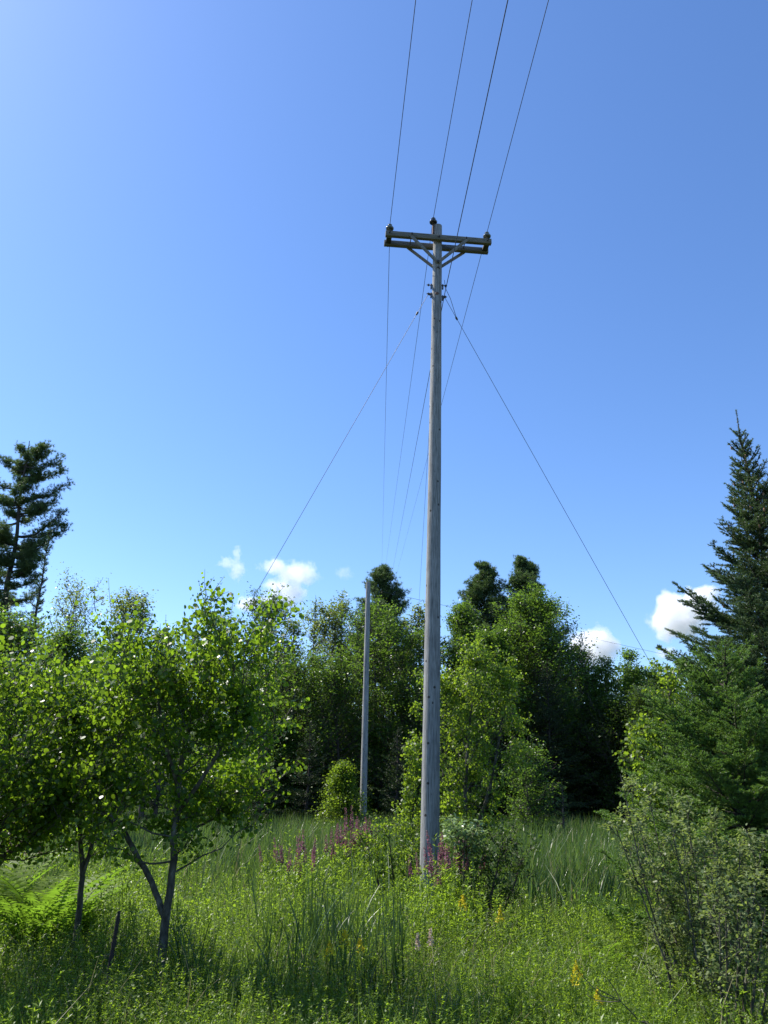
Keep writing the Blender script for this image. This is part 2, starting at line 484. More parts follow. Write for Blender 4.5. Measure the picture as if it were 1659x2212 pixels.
wire('power_line', [over(ins_mid, 1020), ins_mid, far[1]], .0066, 'overhead wire running over the dark insulator above the pole top', 'power line', GRP)
wire('power_line', [over(wr, 1185), wr, far[3]], .0066, 'rightmost overhead wire, running over the right end insulator of the crossarm', 'power line', GRP)
nn = on_pole(zpx(616)) + ax * .215 
nk = on_pole(zpx(640)) + ax * .16
wire('power_line', [nn + (on_z(1097, 0, nn.z) - nn) * 3.2, nn, nn - ax * .04 + Vector((0, .1, -.18)), far[2]], .0085, 'lower overhead wire clamped to the right side of the pole below the crossarm', 'power line', GRP)
gl0 = on_pole(zpx(638)) - ax * .20
gl1 = at(225, 1850, 17); gl1 = gl0 + (gl1 - gl0) * 1.08
gr0 = on_pole(zpx(643)) + ax * .19
gr1 = at(1640, 1850, 19); gr1 = gr0 + (gr1 - gr0) * 1.05
def guy(p0, p1, label, u):
    o = wire('guy_wire', [p0, p1], .0052, label, 'guy wire', 'guy wires of the crossarm pole')
    if u:
        c = p0.lerp(p1, u)
        g = Geo(); d = (p1 - p0).normalized()
        tubes(g, np.array([c - d * .035, c + d * .035]), [.024, .02], 8, True)
        g.build('wire_clamp', M['iron'], o)
    return o
guy(gl0, gl1, 'thin guy wire slanting down to the left from the pole', .035)
guy(gr0, gr1, 'thin guy wire slanting down to the right from the pole', .035)
cr = gr0.lerp(gr1, .035)
wire('jumper_wire', [at(960, 605, nn.y - .1), at(962, 622, nn.y), at(973, 645, nn.y), cr], .006, 'short curved jumper wire hanging right of the pole below the crossarm', 'jumper wire', n=4)
gbk = on_pole(zpx(660)) + Vector((0, .12, 0))
gb1 = at(905, 1305, 40)
guy(gbk, gbk + (gb1 - gbk) * 1.25, 'thin guy wire leaving the back of the pole and dropping steeply behind its left side', 0)
q0 = p2t - Vector((0, 0, .3))
wire('guy_wire', [q0, at(1500, 1428, 47), at(1800, 1490, 48)], .0075, 'thin wire leading right from the slim bare pole across the clouds', 'guy wire')
wire('guy_wire', [p2t - Vector((0, 0, 1.2)), at(700, 1560, 46)], .012, 'thin wire slanting down left from the slim bare pole', 'guy wire')

# ------------------------------------------------------------------ tree generators
def rotz(v, a):
    c, s = np.cos(a), np.sin(a)
    return np.stack([v[..., 0] * c - v[..., 1] * s, v[..., 0] * s + v[..., 1] * c, v[..., 2]], -1)
def interp_path(P, t):
    """P (n,3), t array 0..1"""
    n = len(P) - 1
    f = np.clip(t, 0, .9999) * n
    i = f.astype(int)
    return P[i] * (1 - (f - i))[:, None] + P[i + 1] * (f - i)[:, None]
def branchset(rng, P0, D, L, n, curve_up=.2, jit=.06):
    B = len(P0)
    s = np.linspace(0, 1, n)[None, :, None]
    P = P0[:, None, :] + D[:, None, :] * (L[:, None, None] * s)
    P[..., 2] += (curve_up * L)[:, None] * (s[..., 0] ** 2)
    j = np.cumsum(rng.normal(size=(B, n, 3)) * (jit * L)[:, None, None] / math.sqrt(n), 1)
    j[:, 0] = 0
    return P + j
def broadleaf(root, rng, stems, prof, nb, sub=7, tw=4, lpt=6, leaf=.05, lw=.9, mat='aspen', bark='bark', Rc=1.5,
              t0=.25, up=(.2, .9), spread=.12, tpl=DIAMOND, hang=0.0, curve=.25, r0=.05, wide=1.0, subl=.42, twl=.3, clumpy=.25, rtwig=1.0, br_r=.4, bare_top=0, nvar=.5, lirr=(.7, 1.15), shoots=0, shl=.45):
    """stems: list of (path (n,3), base radius). prof(t)->relative branch length, t = 0..1 of stem"""
    gt, gl = Geo(), Geo()
    BP, BR = [], []
    for k, (P, r) in enumerate(stems):
        P = np.asarray(P, float); n = len(P)
        tt = np.linspace(0, 1, 4 * n); PP = interp_path(P, tt)
        PP[1:-1] += rng.normal(size=(len(PP) - 2, 3)) * r * .15
        rad = r * (1 - tt) ** .8 + .15 * r * (1 - tt) + .004 * rtwig
        tubes(gt, PP, rad, 9)
        nbk = max(3, int(nb * (.4 + .6 * len(stems) ** 0) / len(stems)))
        t = t0 + (1 - t0) * (np.arange(nbk) + rng.random(nbk)) / nbk
        az = np.arange(nbk) * 2.399 + rng.random(nbk) * 1.2
        L = Rc * prof(t) * rng.uniform(*lirr, nbk)
        el = up[0] + (up[1] - up[0]) * t + rng.normal(size=nbk) * .15
        D = np.stack([np.cos(az) * np.cos(el), np.sin(az) * np.cos(el), np.sin(el)], -1)
        D[:, :2] *= wide
        B = branchset(rng, interp_path(P, t), nrm(D), L, 6, curve, .09)
        br = np.clip(r * br_r * (1 - t * .8), .004, 1)[:, None] * np.linspace(1, .25, 6)[None]
        tubes(gt, B, br, 5)
        BP.append(B); BR.append(L)
        BP.append(None)
    B = np.concatenate([b for b in BP if b is not None]); L = np.concatenate(BR)
    nB = len(B)
    # second order
    s = rng.uniform(.25, 1.0, (nB, sub))
    f = s * 5; i = np.minimum(f.astype(int), 4); w = (f - i)[..., None]
    bi = np.arange(nB)[:, None]
    P0 = B[bi, i] * (1 - w) + B[bi, i + 1] * w
    T = nrm(B[bi, i + 1] - B[bi, i])
    D = nrm(T + rng.normal(size=T.shape) * .65 + np.array([0, 0, .15]))
    l2 = (L[:, None] * subl * (1.1 - .5 * s) * rng.uniform(.6, 1.2, s.shape))
    P0, D, l2 = P0.reshape(-1, 3), D.reshape(-1, 3), l2.ravel()
    B2 = branchset(rng, P0, D, l2, 4, curve * .6, .12)
    tubes(gt, B2, np.full((len(B2), 1), .006 * rtwig + .0) * np.linspace(1, .4, 4)[None], 3)
    # twigs
    n2 = len(B2)
    s = rng.uniform(.3, 1.0, (n2, tw))
    f = s * 3; i = np.minimum(f.astype(int), 2); w = (f - i)[..., None]; bi = np.arange(n2)[:, None]
    Q0 = (B2[bi, i] * (1 - w) + B2[bi, i + 1] * w).reshape(-1, 3)
    T = nrm(B2[bi, i + 1] - B2[bi, i]).reshape(-1, 3)
    D = nrm(T + rng.normal(size=T.shape) * .7)
    l3 = (l2[:, None] * twl * rng.uniform(.6, 1.3, s.shape)).ravel()
    B3 = branchset(rng, Q0, D, l3, 3, .1, .1)
    keep = rng.random(len(B3)) > clumpy
    B3, l3 = B3[keep], l3[keep]
    tubes(gt, B3[:: 2], np.full((len(B3[::2]), 1), .0035 * rtwig) * np.linspace(1, .5, 3)[None], 3)
    # leaves
    n3 = len(B3)
    u = rng.random((n3, lpt))[..., None]
    C = B3[:, None, 0] * (1 - u) + B3[:, None, 2] * u
    C = (C + rng.normal(size=C.shape) * spread * np.array([1, 1, .7])).reshape(-1, 3)
    N_ = len(C)
    tree_rnd = np.repeat(rng.random(n3), lpt)
    ra = np.clip(.5 + (tree_rnd - .5) * nvar + rng.normal(size=N_) * .22, 0, 1)
    A = rng.normal(size=(N_, 3)); A[:, 2] = A[:, 2] * .5 - .5 * (1 if hang else .2) - hang
    Nn = rng.normal(size=(N_, 3)); Nn[:, 2] = np.abs(Nn[:, 2]) + (1.0 - hang)
    sz = leaf * rng.uniform(.45, 1.3, N_)
    leaves(gl, C, A, Nn, sz, sz * lw, tpl, ra)
    if shoots:
        top = np.argsort(-B[:, 3, 2])[:int(nB * .45)]
        pk = rng.choice(top, shoots)
        S0 = B[pk, rng.integers(2, 6, shoots)]
        D = nrm(rng.normal(size=(shoots, 3)) * .35 + np.array([0, 0, 1.]))
        ls = shl * rng.uniform(.5, 1.5, shoots)
        SP = branchset(rng, S0, D, ls, 5, 0, .05)
        tubes(gt, SP, np.full((shoots, 1), .004) * np.linspace(1, .35, 5)[None], 4)
        for k in range(shoots):
            m = int(rng.integers(12, 22))
            q = interp_path(SP[k], np.sort(rng.random(m)) ** .9)
            A = rng.normal(size=(m, 3)); A[:, 2] = A[:, 2] * .4 - .5
            sz = leaf * rng.uniform(.5, 1.15, m) * np.linspace(1.15, .6, m)
            leaves(gl, q + nrm(A) * .012, A, rng.normal(size=(m, 3)), sz, sz * lw, tpl, rng.random(m))
    gt.build('trunk', M[bark], root, smooth=True)
    gl.build('crown', M[mat], root)
    return N_

def dome(t):
    return np.sqrt(np.clip(1 - ((t - .55) / .5) ** 2, .05, 1))
def cone_prof(t):
    return np.clip(1.05 - t, .05, 1)
def oval(t):
    return np.sin(np.clip(.12 + t * .85, 0, 1) * math.pi) ** .7

def conifer(root, rng, H, Rc, zmin=.05, dens=60, nl=.02, nw=.002, sp=.28, mat='spruce', bark='bark_pine', power=.85, droop=.25, per=6, sidestep=.12,
            leader=.05, rtop=.01, r0=.1, irregular=.2, tip_up=.25, second=True, lean=(0, 0)):
    """whorled conifer: flat sprays of needle covered twigs"""
    gt, gl = Geo(), Geo()
    base = np.array(root.location)
    tz = np.linspace(0, 1, 14)
    TP = base + np.stack([lean[0] * tz ** 1.5 + rng.normal(size=14) * .02, lean[1] * tz + rng.normal(size=14) * .02, tz * H], -1)
    tubes(gt, TP, r0 * (1 - tz) + .006, 8)
    segA, segB, segR = [], [], []        # twig segments carrying needles
    z = zmin * H
    bp, brr = [], []
    while z < H * (1 - leader):
        t = z / H
        L0 = min(Rc * (1 - t) ** power, Rc * .66 if Rc > 3.2 else Rc) + .05
        n = max(3, int(per * (.6 + .6 * (1 - t)) + rng.random()))
        a0 = rng.random() * 6.28
        for j in range(n):
            az = a0 + j * 6.283 / n + rng.normal() * .25
            L = L0 * rng.uniform(1 - irregular * 1.6, 1 + irregular)
            e0 = .75 * t ** 1.2 + .1 - droop * (1 - t) + rng.normal() * .08
            s = np.linspace(0, 1, 7)
            hx = L * s * math.cos(e0)
            hz = L * (s * math.sin(e0) - .18 * (1 - t) * s + tip_up * s ** 2.2 * (.6 + .6 * (1 - t)))
            dxy = np.array([math.cos(az), math.sin(az)])
            zz = z + rng.normal() * sp * .3
            o = interp_path(TP, np.array([min(max(zz / H, 0), .999)]))[0]
            P = np.stack([o[0] + hx * dxy[0], o[1] + hx * dxy[1], o[2] + hz], -1)
            P[1:] += np.cumsum(rng.normal(size=(6, 3)) * .012 * L, 0)
            bp.append(P); brr.append(np.linspace(.012 + .012 * L, .003, 7) * (r0 / .1) ** .5)
            # side twigs
            m = max(3, int(L / sidestep))
            ss = .18 + .82 * (np.arange(m) + rng.random(m) * .6) / m
            ss = np.clip(ss, 0, 1)
            pts = interp_path(P, ss); T = nrm(interp_path(P, np.clip(ss + .05, 0, 1)) - interp_path(P, ss - .05))
            up = np.array([0, 0, 1.]); sd = nrm(np.cross(T, up))
            for sg in (-1, 1):
                l = (L * .42 * (1 - ss) ** .8 + .10 * min(1, L)) * rng.uniform(.6, 1.2, m)
                Dd = nrm(T * .85 + sd * sg * rng.uniform(.7, 1.1, (m, 1)) + up * rng.normal(size=(m, 1)) * .18)
                E = pts + Dd * l[:, None]
                segA.append(pts); segB.append(E)
                if second:
                    for q, s2 in ((.4, 1), (.4, -1), (.7, 1), (.7, -1)):
                        k = l > .16
                        if k.any():
                            a_ = pts[k] + (E[k] - pts[k]) * q
                            D2 = nrm(Dd[k] + nrm(np.cross(Dd[k], up)) * s2 * .9 + up * rng.normal(size=(k.sum(), 1)) * .15)
                            segA.append(a_); segB.append(a_ + D2 * (l[k] * (1 - q) * rng.uniform(.5, .9, k.sum()))[:, None])
            segA.append(P[2:-1]); segB.append(P[3:])
        z += sp * (.55 + .45 * (1 - t) + .15) * rng.uniform(.75, 1.2)
    # leader
    segA.append(interp_path(TP, np.linspace(.9, .985, 6))); segB.append(interp_path(TP, np.linspace(.915, 1, 6)))
    tubes(gt, np.array(bp), np.array(brr), 5)
    SA, SB = np.concatenate(segA), np.concatenate(segB)
    ln = np.linalg.norm(SB - SA, axis=1)
    tubes(gt, np.stack([SA, SB], 1), np.stack([np.full(len(SA), .0035), np.full(len(SA), .002)], 1), 3)
    cnt = np.maximum(2, (ln * dens).astype(int))
    id_ = np.repeat(np.arange(len(SA)), cnt)
    u = rng.random(len(id_))[:, None] * 1.03
    C = SA[id_] * (1 - u) + SB[id_] * u
    T = nrm(SB - SA)[id_]
    D = nrm(T * .8 + rng.normal(size=C.shape) * .8 + np.array([0, 0, .2]))
    tr = rng.random(len(SA))[id_]
    a = np.clip(.25 + .35 * tr + .35 * (u[:, 0] > .6) + rng.normal(size=len(C)) * .12, 0, 1)
    needles(gl, C, D, nl * rng.uniform(.7, 1.2, len(C)), nw, rng, a)
    gt.build('trunk', M[bark], root, smooth=True)
    gl.build('crown', M[mat], root)
    return len(C), np.array(bp)

def whitepine(root, rng, H, branches, mat='pine', tuft=.16, nper=16, r0=.25, fill=1.0, w=.0085):
    """branches: list of (height fraction, azimuth deg, length, rise)"""
    gt, gl = Geo(), Geo()
    base = np.array(root.location)
    tz = np.linspace(0, 1, 16)
    TP = base + np.stack([rng.normal(size=16) * .06 + .25 * np.sin(tz * 3), rng.normal(size=16) * .06, tz * H], -1)
    TP[0] = base
    tubes(gt, TP, r0 * (1 - tz) ** .9 + .02, 9)
    tc, td = [], []
    for (h, azd, L, rise) in branches:
        az = R(azd)
        o = interp_path(TP, np.array([h]))[0]
        s = np.linspace(0, 1, 8)
        P = np.stack([o[0] + L * s * math.cos(az), o[1] + L * s * math.sin(az), o[2] + L * (rise * s + .28 * s ** 2.5 - .06 * np.sin(s * 3.1))], -1)
        P[1:] += np.cumsum(rng.normal(size=(7, 3)) * .03 * L / 2, 0)
        tubes(gt, P, np.linspace(.02 + .022 * L, .01, 8), 5)
        m = int(9 + 7 * L)
        ss = rng.uniform(.22, 1.0, m) ** .75
        q0 = interp_path(P, ss)
        Tn = nrm(interp_path(P, np.clip(ss + .1, 0, 1)) - q0 + 1e-6)
        D = nrm(Tn * .6 + rng.normal(size=(m, 3)) * np.array([.8, .8, .25]) + np.array([0, 0, .28]))
        l = rng.uniform(.25, .6, m) * min(1, .35 + L * .3)
        q1 = q0 + D * l[:, None]
        tubes(gt, np.stack([q0, q1], 1), np.stack([np.full(m, .012), np.full(m, .006)], 1), 3)
        nt_ = int(11 * fill)
        for k in range(nt_):
            u = rng.uniform(.25, 1.05, (m, 1))
            tc.append(q0 * (1 - u) + q1 * u + rng.normal(size=(m, 3)) * .13 * np.array([1, 1, .6]))
            td.append(nrm(D + np.array([0, 0, .7])))
    C = np.concatenate(tc); Dm = np.concatenate(td)
    a0 = rng.random(len(C))
    id_ = np.repeat(np.arange(len(C)), nper)
    D = nrm(Dm[id_] * 1.1 + rng.normal(size=(len(id_), 3)))
    needles(gl, C[id_], D, tuft * rng.uniform(.7, 1.2, len(id_)), w, rng, np.clip(a0[id_] * .6 + .2 + rng.normal(size=len(id_)) * .15, 0, 1))
    gt.build('trunk', M['bark_pine'], root, smooth=True)
    gl.build('crown', M[mat], root)
    return len(id_)

def pine_branches(rng, n, L, h0=.35, shape=lambda t: 1, rise=.15):
    out = []
    for i in range(n):
        t = (i + rng.random()) / n
        h = h0 + (1 - h0) * t
        out.append((min(h, .995), rng.uniform(0, 360), max(.35, L * shape(t) * rng.uniform(.65, 1.15)), rise + .5 * t ** 3 + rng.normal() * .08))
    return out
def root_at(name, u, vtop, Y, label, cat, group=None):
    p = at(u, vtop, Y)
    zb_ = float(gz(p.x, Y))
    r = empty(name, (p.x, Y, zb_), label, cat, group)
    return r, p.z - zb_
NL = 0
WOOD = 'trees of the wood beyond the marsh'

# ------------------------------------------------------------------ trees of the far wood
def hw(name, u, v, Y, hwpx, label, mat='maple', seed=1, nb=60, crown0=.2, prof=dome, up=(-.05, .85), leaf=.135, lpt=7, clumpy=.22, stems=1, spread=.2, sub=8, tw=4, cat='tree', lean=0, group=WOOD, bark='bark', curve=.25, **kw):
    global NL
    kw.setdefault('lirr', (.6, 1.15))
    rng = np.random.default_rng(seed)
    r, H = root_at(name, u, v, Y, label, cat, group)
    Rc = hwpx * Y / FPX * 1.8
    nb = int(nb * 1.7)
    ss = []
    for k in range(stems):
        n = 9; t = np.linspace(0, 1, n)
        a = k * 2.4 + seed
        off = 0 if stems == 1 else Rc * .35
        P = np.array(r.location)[None] + np.stack([lean * t + off * math.cos(a) * t ** 1.3 + .06 * Rc * np.sin(t * 5 + seed), off * math.sin(a) * t ** 1.3 + .06 * Rc * np.cos(t * 4 + seed), t * H * (1 - .1 * k) * .91], -1)
        ss.append((P, (.05 + .008 * H) / (1 + .3 * (stems - 1))))
    NL += broadleaf(r, rng, ss, prof, nb, sub, tw, lpt, leaf, .8, mat, bark, Rc, crown0, up, spread, DIAMOND, 0.0, curve, rtwig=2.2, clumpy=clumpy, **kw)
    return r
def cf_(name, u, v, Y, hwpx, label, seed=1, mat='spruce', group=WOOD, cat='tree', **kw):
    global NL
    rng = np.random.default_rng(seed)
    r, H = root_at(name, u, v, Y, label, cat, group)
    a = dict(irregular=.3, dens=42, nl=.09, nw=.016, sp=.36, per=7, sidestep=.2, second=True, r0=.05 + .008 * H)
    a.update(kw)
    n, _ = conifer(r, rng, H, hwpx * Y / FPX * 1.15, mat=mat, **a)
    NL += n
    return r

# the tall pine at the left edge
rng = np.random.default_rng(5)
r, H = root_at('white_pine', 62, 952, 44, 'very tall dark pine with ragged level branches at the left edge', 'tree', WOOD)
ppm = 44 / FPX * 1.02
def hv(v): return max(.2, min(.99, (at(62, v, 44).z - r.location.z) / H))
hero = []
for (v, du) in ((1000, 62), (1022, 70), (1065, 85), (1100, 80), (1150, 105), (1148, 85), (1175, 95), (1195, 75), (1225, 70), (1010, -50), (1045, -58), (1085, -62), (1120, -90), (1165, -80), (1210, -90), (1250, -60), (1260, 60), (1240, 40)):
    L = abs(du) * ppm * 1.18
    hero.append((hv(v + 10), (0 if du > 0 else 180) + rng.uniform(-25, 25), L * .95, .08))
for i in range(80):
    t = rng.random()
    hero.append((.42 + .57 * t, rng.uniform(0, 360), rng.uniform(.8, 2.6) * (1.05 - .62 * t), .1 + .9 * max(0, t - .8) * 2))
NL += whitepine(r, rng, H, hero, tuft=.18, nper=18, r0=.27, fill=.75)
cf_('spruce', 112, 1118, 40, 36, 'narrow spruce standing in front of the tall left pine', seed=11, power=.8)
hw('poplar', 176, 1222, 36, 44, 'airy pale poplar just right of the tall left pine', 'pale', 21, nb=46, crown0=.35, prof=dome, leaf=.10, clumpy=.45, lpt=5, stems=2)
hw('ash', 262, 1268, 34, 44, 'light leafy tree with bare slanting limbs, right of the pale poplar', 'pale', 22, nb=34, crown0=.5, prof=dome, leaf=.11, lpt=6, lean=.5)
hw('ash', 352, 1345, 36, 40, 'small sparse tree seen behind the thin top shoots of the round-leaved aspen', 'maple', 122, nb=30, crown0=.4, leaf=.11, clumpy=.5)
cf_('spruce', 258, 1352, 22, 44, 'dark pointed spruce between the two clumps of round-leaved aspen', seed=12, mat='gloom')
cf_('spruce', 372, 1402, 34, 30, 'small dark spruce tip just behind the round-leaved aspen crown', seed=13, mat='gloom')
hw('maple', 150, 1352, 25, 52, 'bushy bright maple behind the left aspens, below the pale poplar', 'maple', 23, nb=60, crown0=.15, leaf=.09, lpt=7)
hw('maple', 40, 1330, 27, 60, 'dense green maple at the left edge below the tall pine', 'maple', 24, nb=60, crown0=.15, leaf=.10, lpt=7)
# centre
hw('maple', 470, 1340, 50, 48, 'distant tree half hidden behind the round-leaved aspen top', 'maple', 30, nb=50)
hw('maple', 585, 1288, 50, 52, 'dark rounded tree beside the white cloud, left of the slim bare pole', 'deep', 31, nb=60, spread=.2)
hw('ash', 640, 1318, 48, 28, 'thin airy tree just right of the dark rounded tree', 'pale', 32, nb=34, clumpy=.55)
cf_('fir', 683, 1288, 50, 30, 'narrow fir with a rusty tinge in the middle of the wood', seed=33, mat='pine')
hw('maple', 722, 1292, 50, 46, 'broad pale green tree between the narrow fir and the slim bare pole', 'pale', 34, nb=70)
rng = np.random.default_rng(41)
r, H = root_at('white_pine', 822, 1238, 52, 'bushy pine peak rising directly behind the top of the slim bare pole', 'tree', WOOD)
NL += whitepine(r, rng, H, pine_branches(rng, 110, 3.1, .5, lambda t: 1.08 - .98 * t, .4), fill=.7, tuft=.19, r0=.24)
hw('maple', 832, 1312, 46, 62, 'hardwood with dark visible limbs between the slim bare pole and the tall pole', 'maple', 35, nb=70, crown0=.3, stems=2)
hw('ash', 905, 1292, 50, 36, 'pale thin tree just left of the tall pole', 'pale', 36, nb=50, clumpy=.4)
hw('maple', 1000, 1292, 50, 36, 'leafy tree just right of the tall pole', 'maple', 37, nb=70)
for k, (u, v, sd_, lb) in enumerate(((1042, 1228, 42, 'dark pine top just right of the tall pole'), (1130, 1218, 43, 'forked dark pine top, second right of the tall pole'))):
    rng = np.random.default_rng(sd_)
    r, H = root_at('white_pine', u, v, 54, lb, 'tree', WOOD)
    NL += whitepine(r, rng, H, pine_branches(rng, 110, 2.9, .5, lambda t: 1.08 - 1.0 * t, .55), fill=.8, nper=20, tuft=.19, r0=.24)
hw('maple', 1152, 1290, 47, 62, 'largest rounded bright maple, right of the tall pole', 'maple', 38, nb=120, crown0=.22, sub=10)
hw('maple', 1066, 1350, 45, 40, 'smaller maple in front of the dark pines, right of the tall pole', 'maple', 39, nb=70)
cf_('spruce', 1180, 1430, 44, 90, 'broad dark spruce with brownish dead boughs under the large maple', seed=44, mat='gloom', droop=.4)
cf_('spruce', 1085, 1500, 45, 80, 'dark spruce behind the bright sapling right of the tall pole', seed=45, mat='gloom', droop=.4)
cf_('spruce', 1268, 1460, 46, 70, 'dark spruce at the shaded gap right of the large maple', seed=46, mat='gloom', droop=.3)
for k, (u, v, h_, sd_, lb) in enumerate(((1298, 1402, 38, 51, 'poplar beside the low cloud, leftmost of the grey-green poplars'), (1366, 1384, 40, 52, 'tallest grey-green poplar on the right, where the guy wire ends'), (1425, 1420, 36, 53, 'grey-green poplar touching the left side of the big spruce'))):
    hw('poplar', u, v, 46, h_ * .7, lb, 'maple', sd_, nb=54, crown0=.25, prof=lambda t: oval(t) * .9 + .15, bark='bark_aspen', clumpy=.35, stems=2)
hw('birch', 1492, 1400, 44, 30, 'nearly leafless tree top behind the big spruce', 'deep', 54, nb=22, clumpy=.75, bark='bark')
hw('maple', 1245, 1400, 52, 40, 'small tree in the dip between the large maple and the poplars', 'deep', 55, nb=50)
# second storey
for (u, v, Y, h_, mt, sd_, lb) in (
        (520, 1460, 45, 60, 'maple', 61, 'lower leafy tree directly right of the round-leaved aspen crown'),
        (640, 1430, 45, 60, 'maple', 62, 'lower leafy tree under the narrow fir'),
        (735, 1440, 44.5, 55, 'maple', 63, 'lower leafy tree just left of the slim bare pole'),
        (870, 1500, 45, 60, 'maple', 64, 'lower leafy tree between the two poles'),
        (600, 1560, 43, 30, 'maple', 65, 'small bright hardwood low at the marsh edge, left of the slim bare pole'),
        (1010, 1480, 43, 60, 'maple', 66, 'lower leafy tree hidden behind the bright sapling'),
        (1330, 1520, 44, 50, 'deep', 67, 'low shaded tree under the grey-green poplars'),
        (1400, 1500, 42, 46, 'deep', 68, 'low shaded tree beside the big spruce')):
    hw('maple', u, v, Y, h_, lb, mt, sd_, nb=60, crown0=.1, leaf=.12)
for (u, v, Y, h_, sd_, lb) in (
        (575, 1570, 40, 62, 71, 'shadowy spruce with drooping boughs at the marsh edge, leftmost of three'),
        (672, 1555, 40.5, 62, 72, 'shadowy spruce with drooping boughs at the marsh edge, just left of the bright shrub'),
        (860, 1570, 41, 62, 73, 'shadowy spruce with drooping boughs at the marsh edge, between the two poles')):
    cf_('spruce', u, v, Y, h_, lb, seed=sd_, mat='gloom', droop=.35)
cf_('spruce', 1213, 1690, 33, 30, 'little bright spruce alone against the darkness of the gap', seed=74, mat='spruce_young', sp=.25, sidestep=.12, dens=40, nl=.05, nw=.006)
hw('birch', 1135, 1620, 34, 34, 'small leafy sapling left of the little bright spruce', 'maple', 75, nb=30, crown0=.1, leaf=.09)
hw('willow', 745, 1640, 36.5, 37, 'bright yellow-green shrub at the foot of the slim bare pole', 'birch', 76, nb=60, crown0=.02, prof=cone_prof, leaf=.09, up=(-.1, .9), cat='shrub', lpt=7)

# the mass of wood further back: too dense to count
def woods():
    rng = np.random.default_rng(99)
    gl = Geo()
    gtk = Geo()
    for i in range(150):
        y = rng.uniform(54, 82) if i < 110 else rng.uniform(47, 54)
        x = rng.uniform(-52, 52)
        H = rng.uniform(9, 11.5) if i < 110 else rng.uniform(4, 7)
        zb_ = float(gz(x, y))
        r_ = rng.uniform(1.6, 2.8)
        n = 1500
        th = rng.random(n) * 6.28; rr = r_ * np.sqrt(rng.random(n)); zt_ = rng.random(n) ** .8
        k = np.sqrt(np.clip(1 - ((zt_ - .5) / .58) ** 2, .1, 1))
        C = np.stack([x + rr * k * np.cos(th), y + rr * k * np.sin(th), zb_ + zt_ * H], -1)
        C += .35 * np.sin(C[:, [1, 2, 0]] * 2.6 + i)
        leaves(gl, C, rng.normal(size=(n, 3)), rng.normal(size=(n, 3)) + [0, 0, 1], rng.uniform(.2, .38, n), rng.uniform(.15, .3, n), DIAMOND, np.clip(rng.normal(size=n) * .2 + rng.random() * .6, 0, 1))
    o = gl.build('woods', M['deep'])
    setp(o, 'deep shaded wood behind the front rank of trees', 'woods', kind='stuff')
woods()
def undergrowth():
    rng = np.random.default_rng(98)
    gl = Geo()
    for i in range(120):
        x = rng.uniform(-34, 34); y = rng.uniform(44, 50)
        zb_ = float(gz(x, y)); r_ = rng.uniform(.8, 1.6); H = rng.uniform(1.5, 4)
        n = 700
        P = rng.normal(size=(n, 3)); P = nrm(P) * (rng.random((n, 1)) ** .4)
        C = np.array([x, y, zb_ + H * .45]) + P * np.array([r_, r_, H * .55])
        leaves(gl, C, rng.normal(size=(n, 3)), rng.normal(size=(n, 3)) + [0, 0, 1.2], rng.uniform(.09, .16, n), rng.uniform(.07, .12, n), DIAMOND, rng.random(n))
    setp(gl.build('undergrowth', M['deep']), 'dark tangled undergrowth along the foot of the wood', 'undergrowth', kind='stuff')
undergrowth()
# wood to both sides so that the marsh is closed
# ------------------------------------------------------------------ middle distance saplings
def stems_px(lst, Y):
    out = []
    for pts, r in lst:
        out.append((np.array([at(u, v, Y + dy)[:] for (u, v, dy) in pts]), r))
    return out
def sap(name, lst, Y, label, cat='tree', group=None, **kw):
    global NL
    P = stems_px(lst, Y)
    b = P[0][0][0].copy(); b[2] = gz(b[0], b[1])
    root = empty(name, b, label, cat, group)
    P[0][0][0] = b
    seed = kw.pop('seed', 1)
    NL += broadleaf(root, np.random.default_rng(seed), P, **kw)
    return root
sap('aspen_sapling', [([(1000, 1860, 0), (1005, 1700, 0), (1015, 1560, 0), (1030, 1425, 0)], .05), ([(1000, 1850, .2), (960, 1700, .4), (950, 1560, .3), (965, 1500, .3)], .035), ([(1010, 1850, .2), (1060, 1700, 0), (1085, 1560, 0), (1090, 1490, 0)], .04)], 20,
    'bright leafy aspen thicket just behind and right of the tall pole', seed=81, prof=lambda t: .45 + .55 * np.sin(np.clip(t, 0, 1) * 3.0), nb=120, sub=7, tw=4, lpt=7, leaf=.062, lw=.9, mat='birch', bark='bark_aspen', Rc=1.05, t0=.08, up=(.2, 1.1), spread=.07, tpl=OVAL, hang=.5, clumpy=.3)
sap('aspen_sapling', [([(885, 1900, 0), (890, 1800, 0), (893, 1720, 0), (893, 1630, 0)], .02)], 18.5,
    'small yellow-green sapling peeking out left of the tall pole', seed=82, prof=lambda t: .6 + .3 * np.sin(t * 3), nb=34, sub=6, tw=3, lpt=6, leaf=.06, lw=.9, mat='birch', bark='bark_aspen', Rc=.42, t0=.1, up=(.2, 1.0), spread=.06, tpl=OVAL, hang=.4, clumpy=.3)
sap('alder_bush', [([(850, 1960, 0), (850, 1900, 0), (845, 1850, 0), (840, 1800, 0)], .02), ([(860, 1960, 0), (880, 1900, 0), (890, 1850, 0), (895, 1810, 0)], .02), ([(830, 1960, 0), (815, 1900, 0), (800, 1860, 0), (795, 1830, 0)], .02)], 16,
    'low yellow-green bush at the left of the tall pole foot', cat='bush', seed=83, prof=lambda t: .7 + 0 * t, nb=44, sub=6, tw=3, lpt=6, leaf=.05, lw=.8, mat='birch', bark='bark', Rc=.55, t0=.05, up=(.1, 1.0), spread=.06, tpl=OVAL, hang=.2, clumpy=.2)
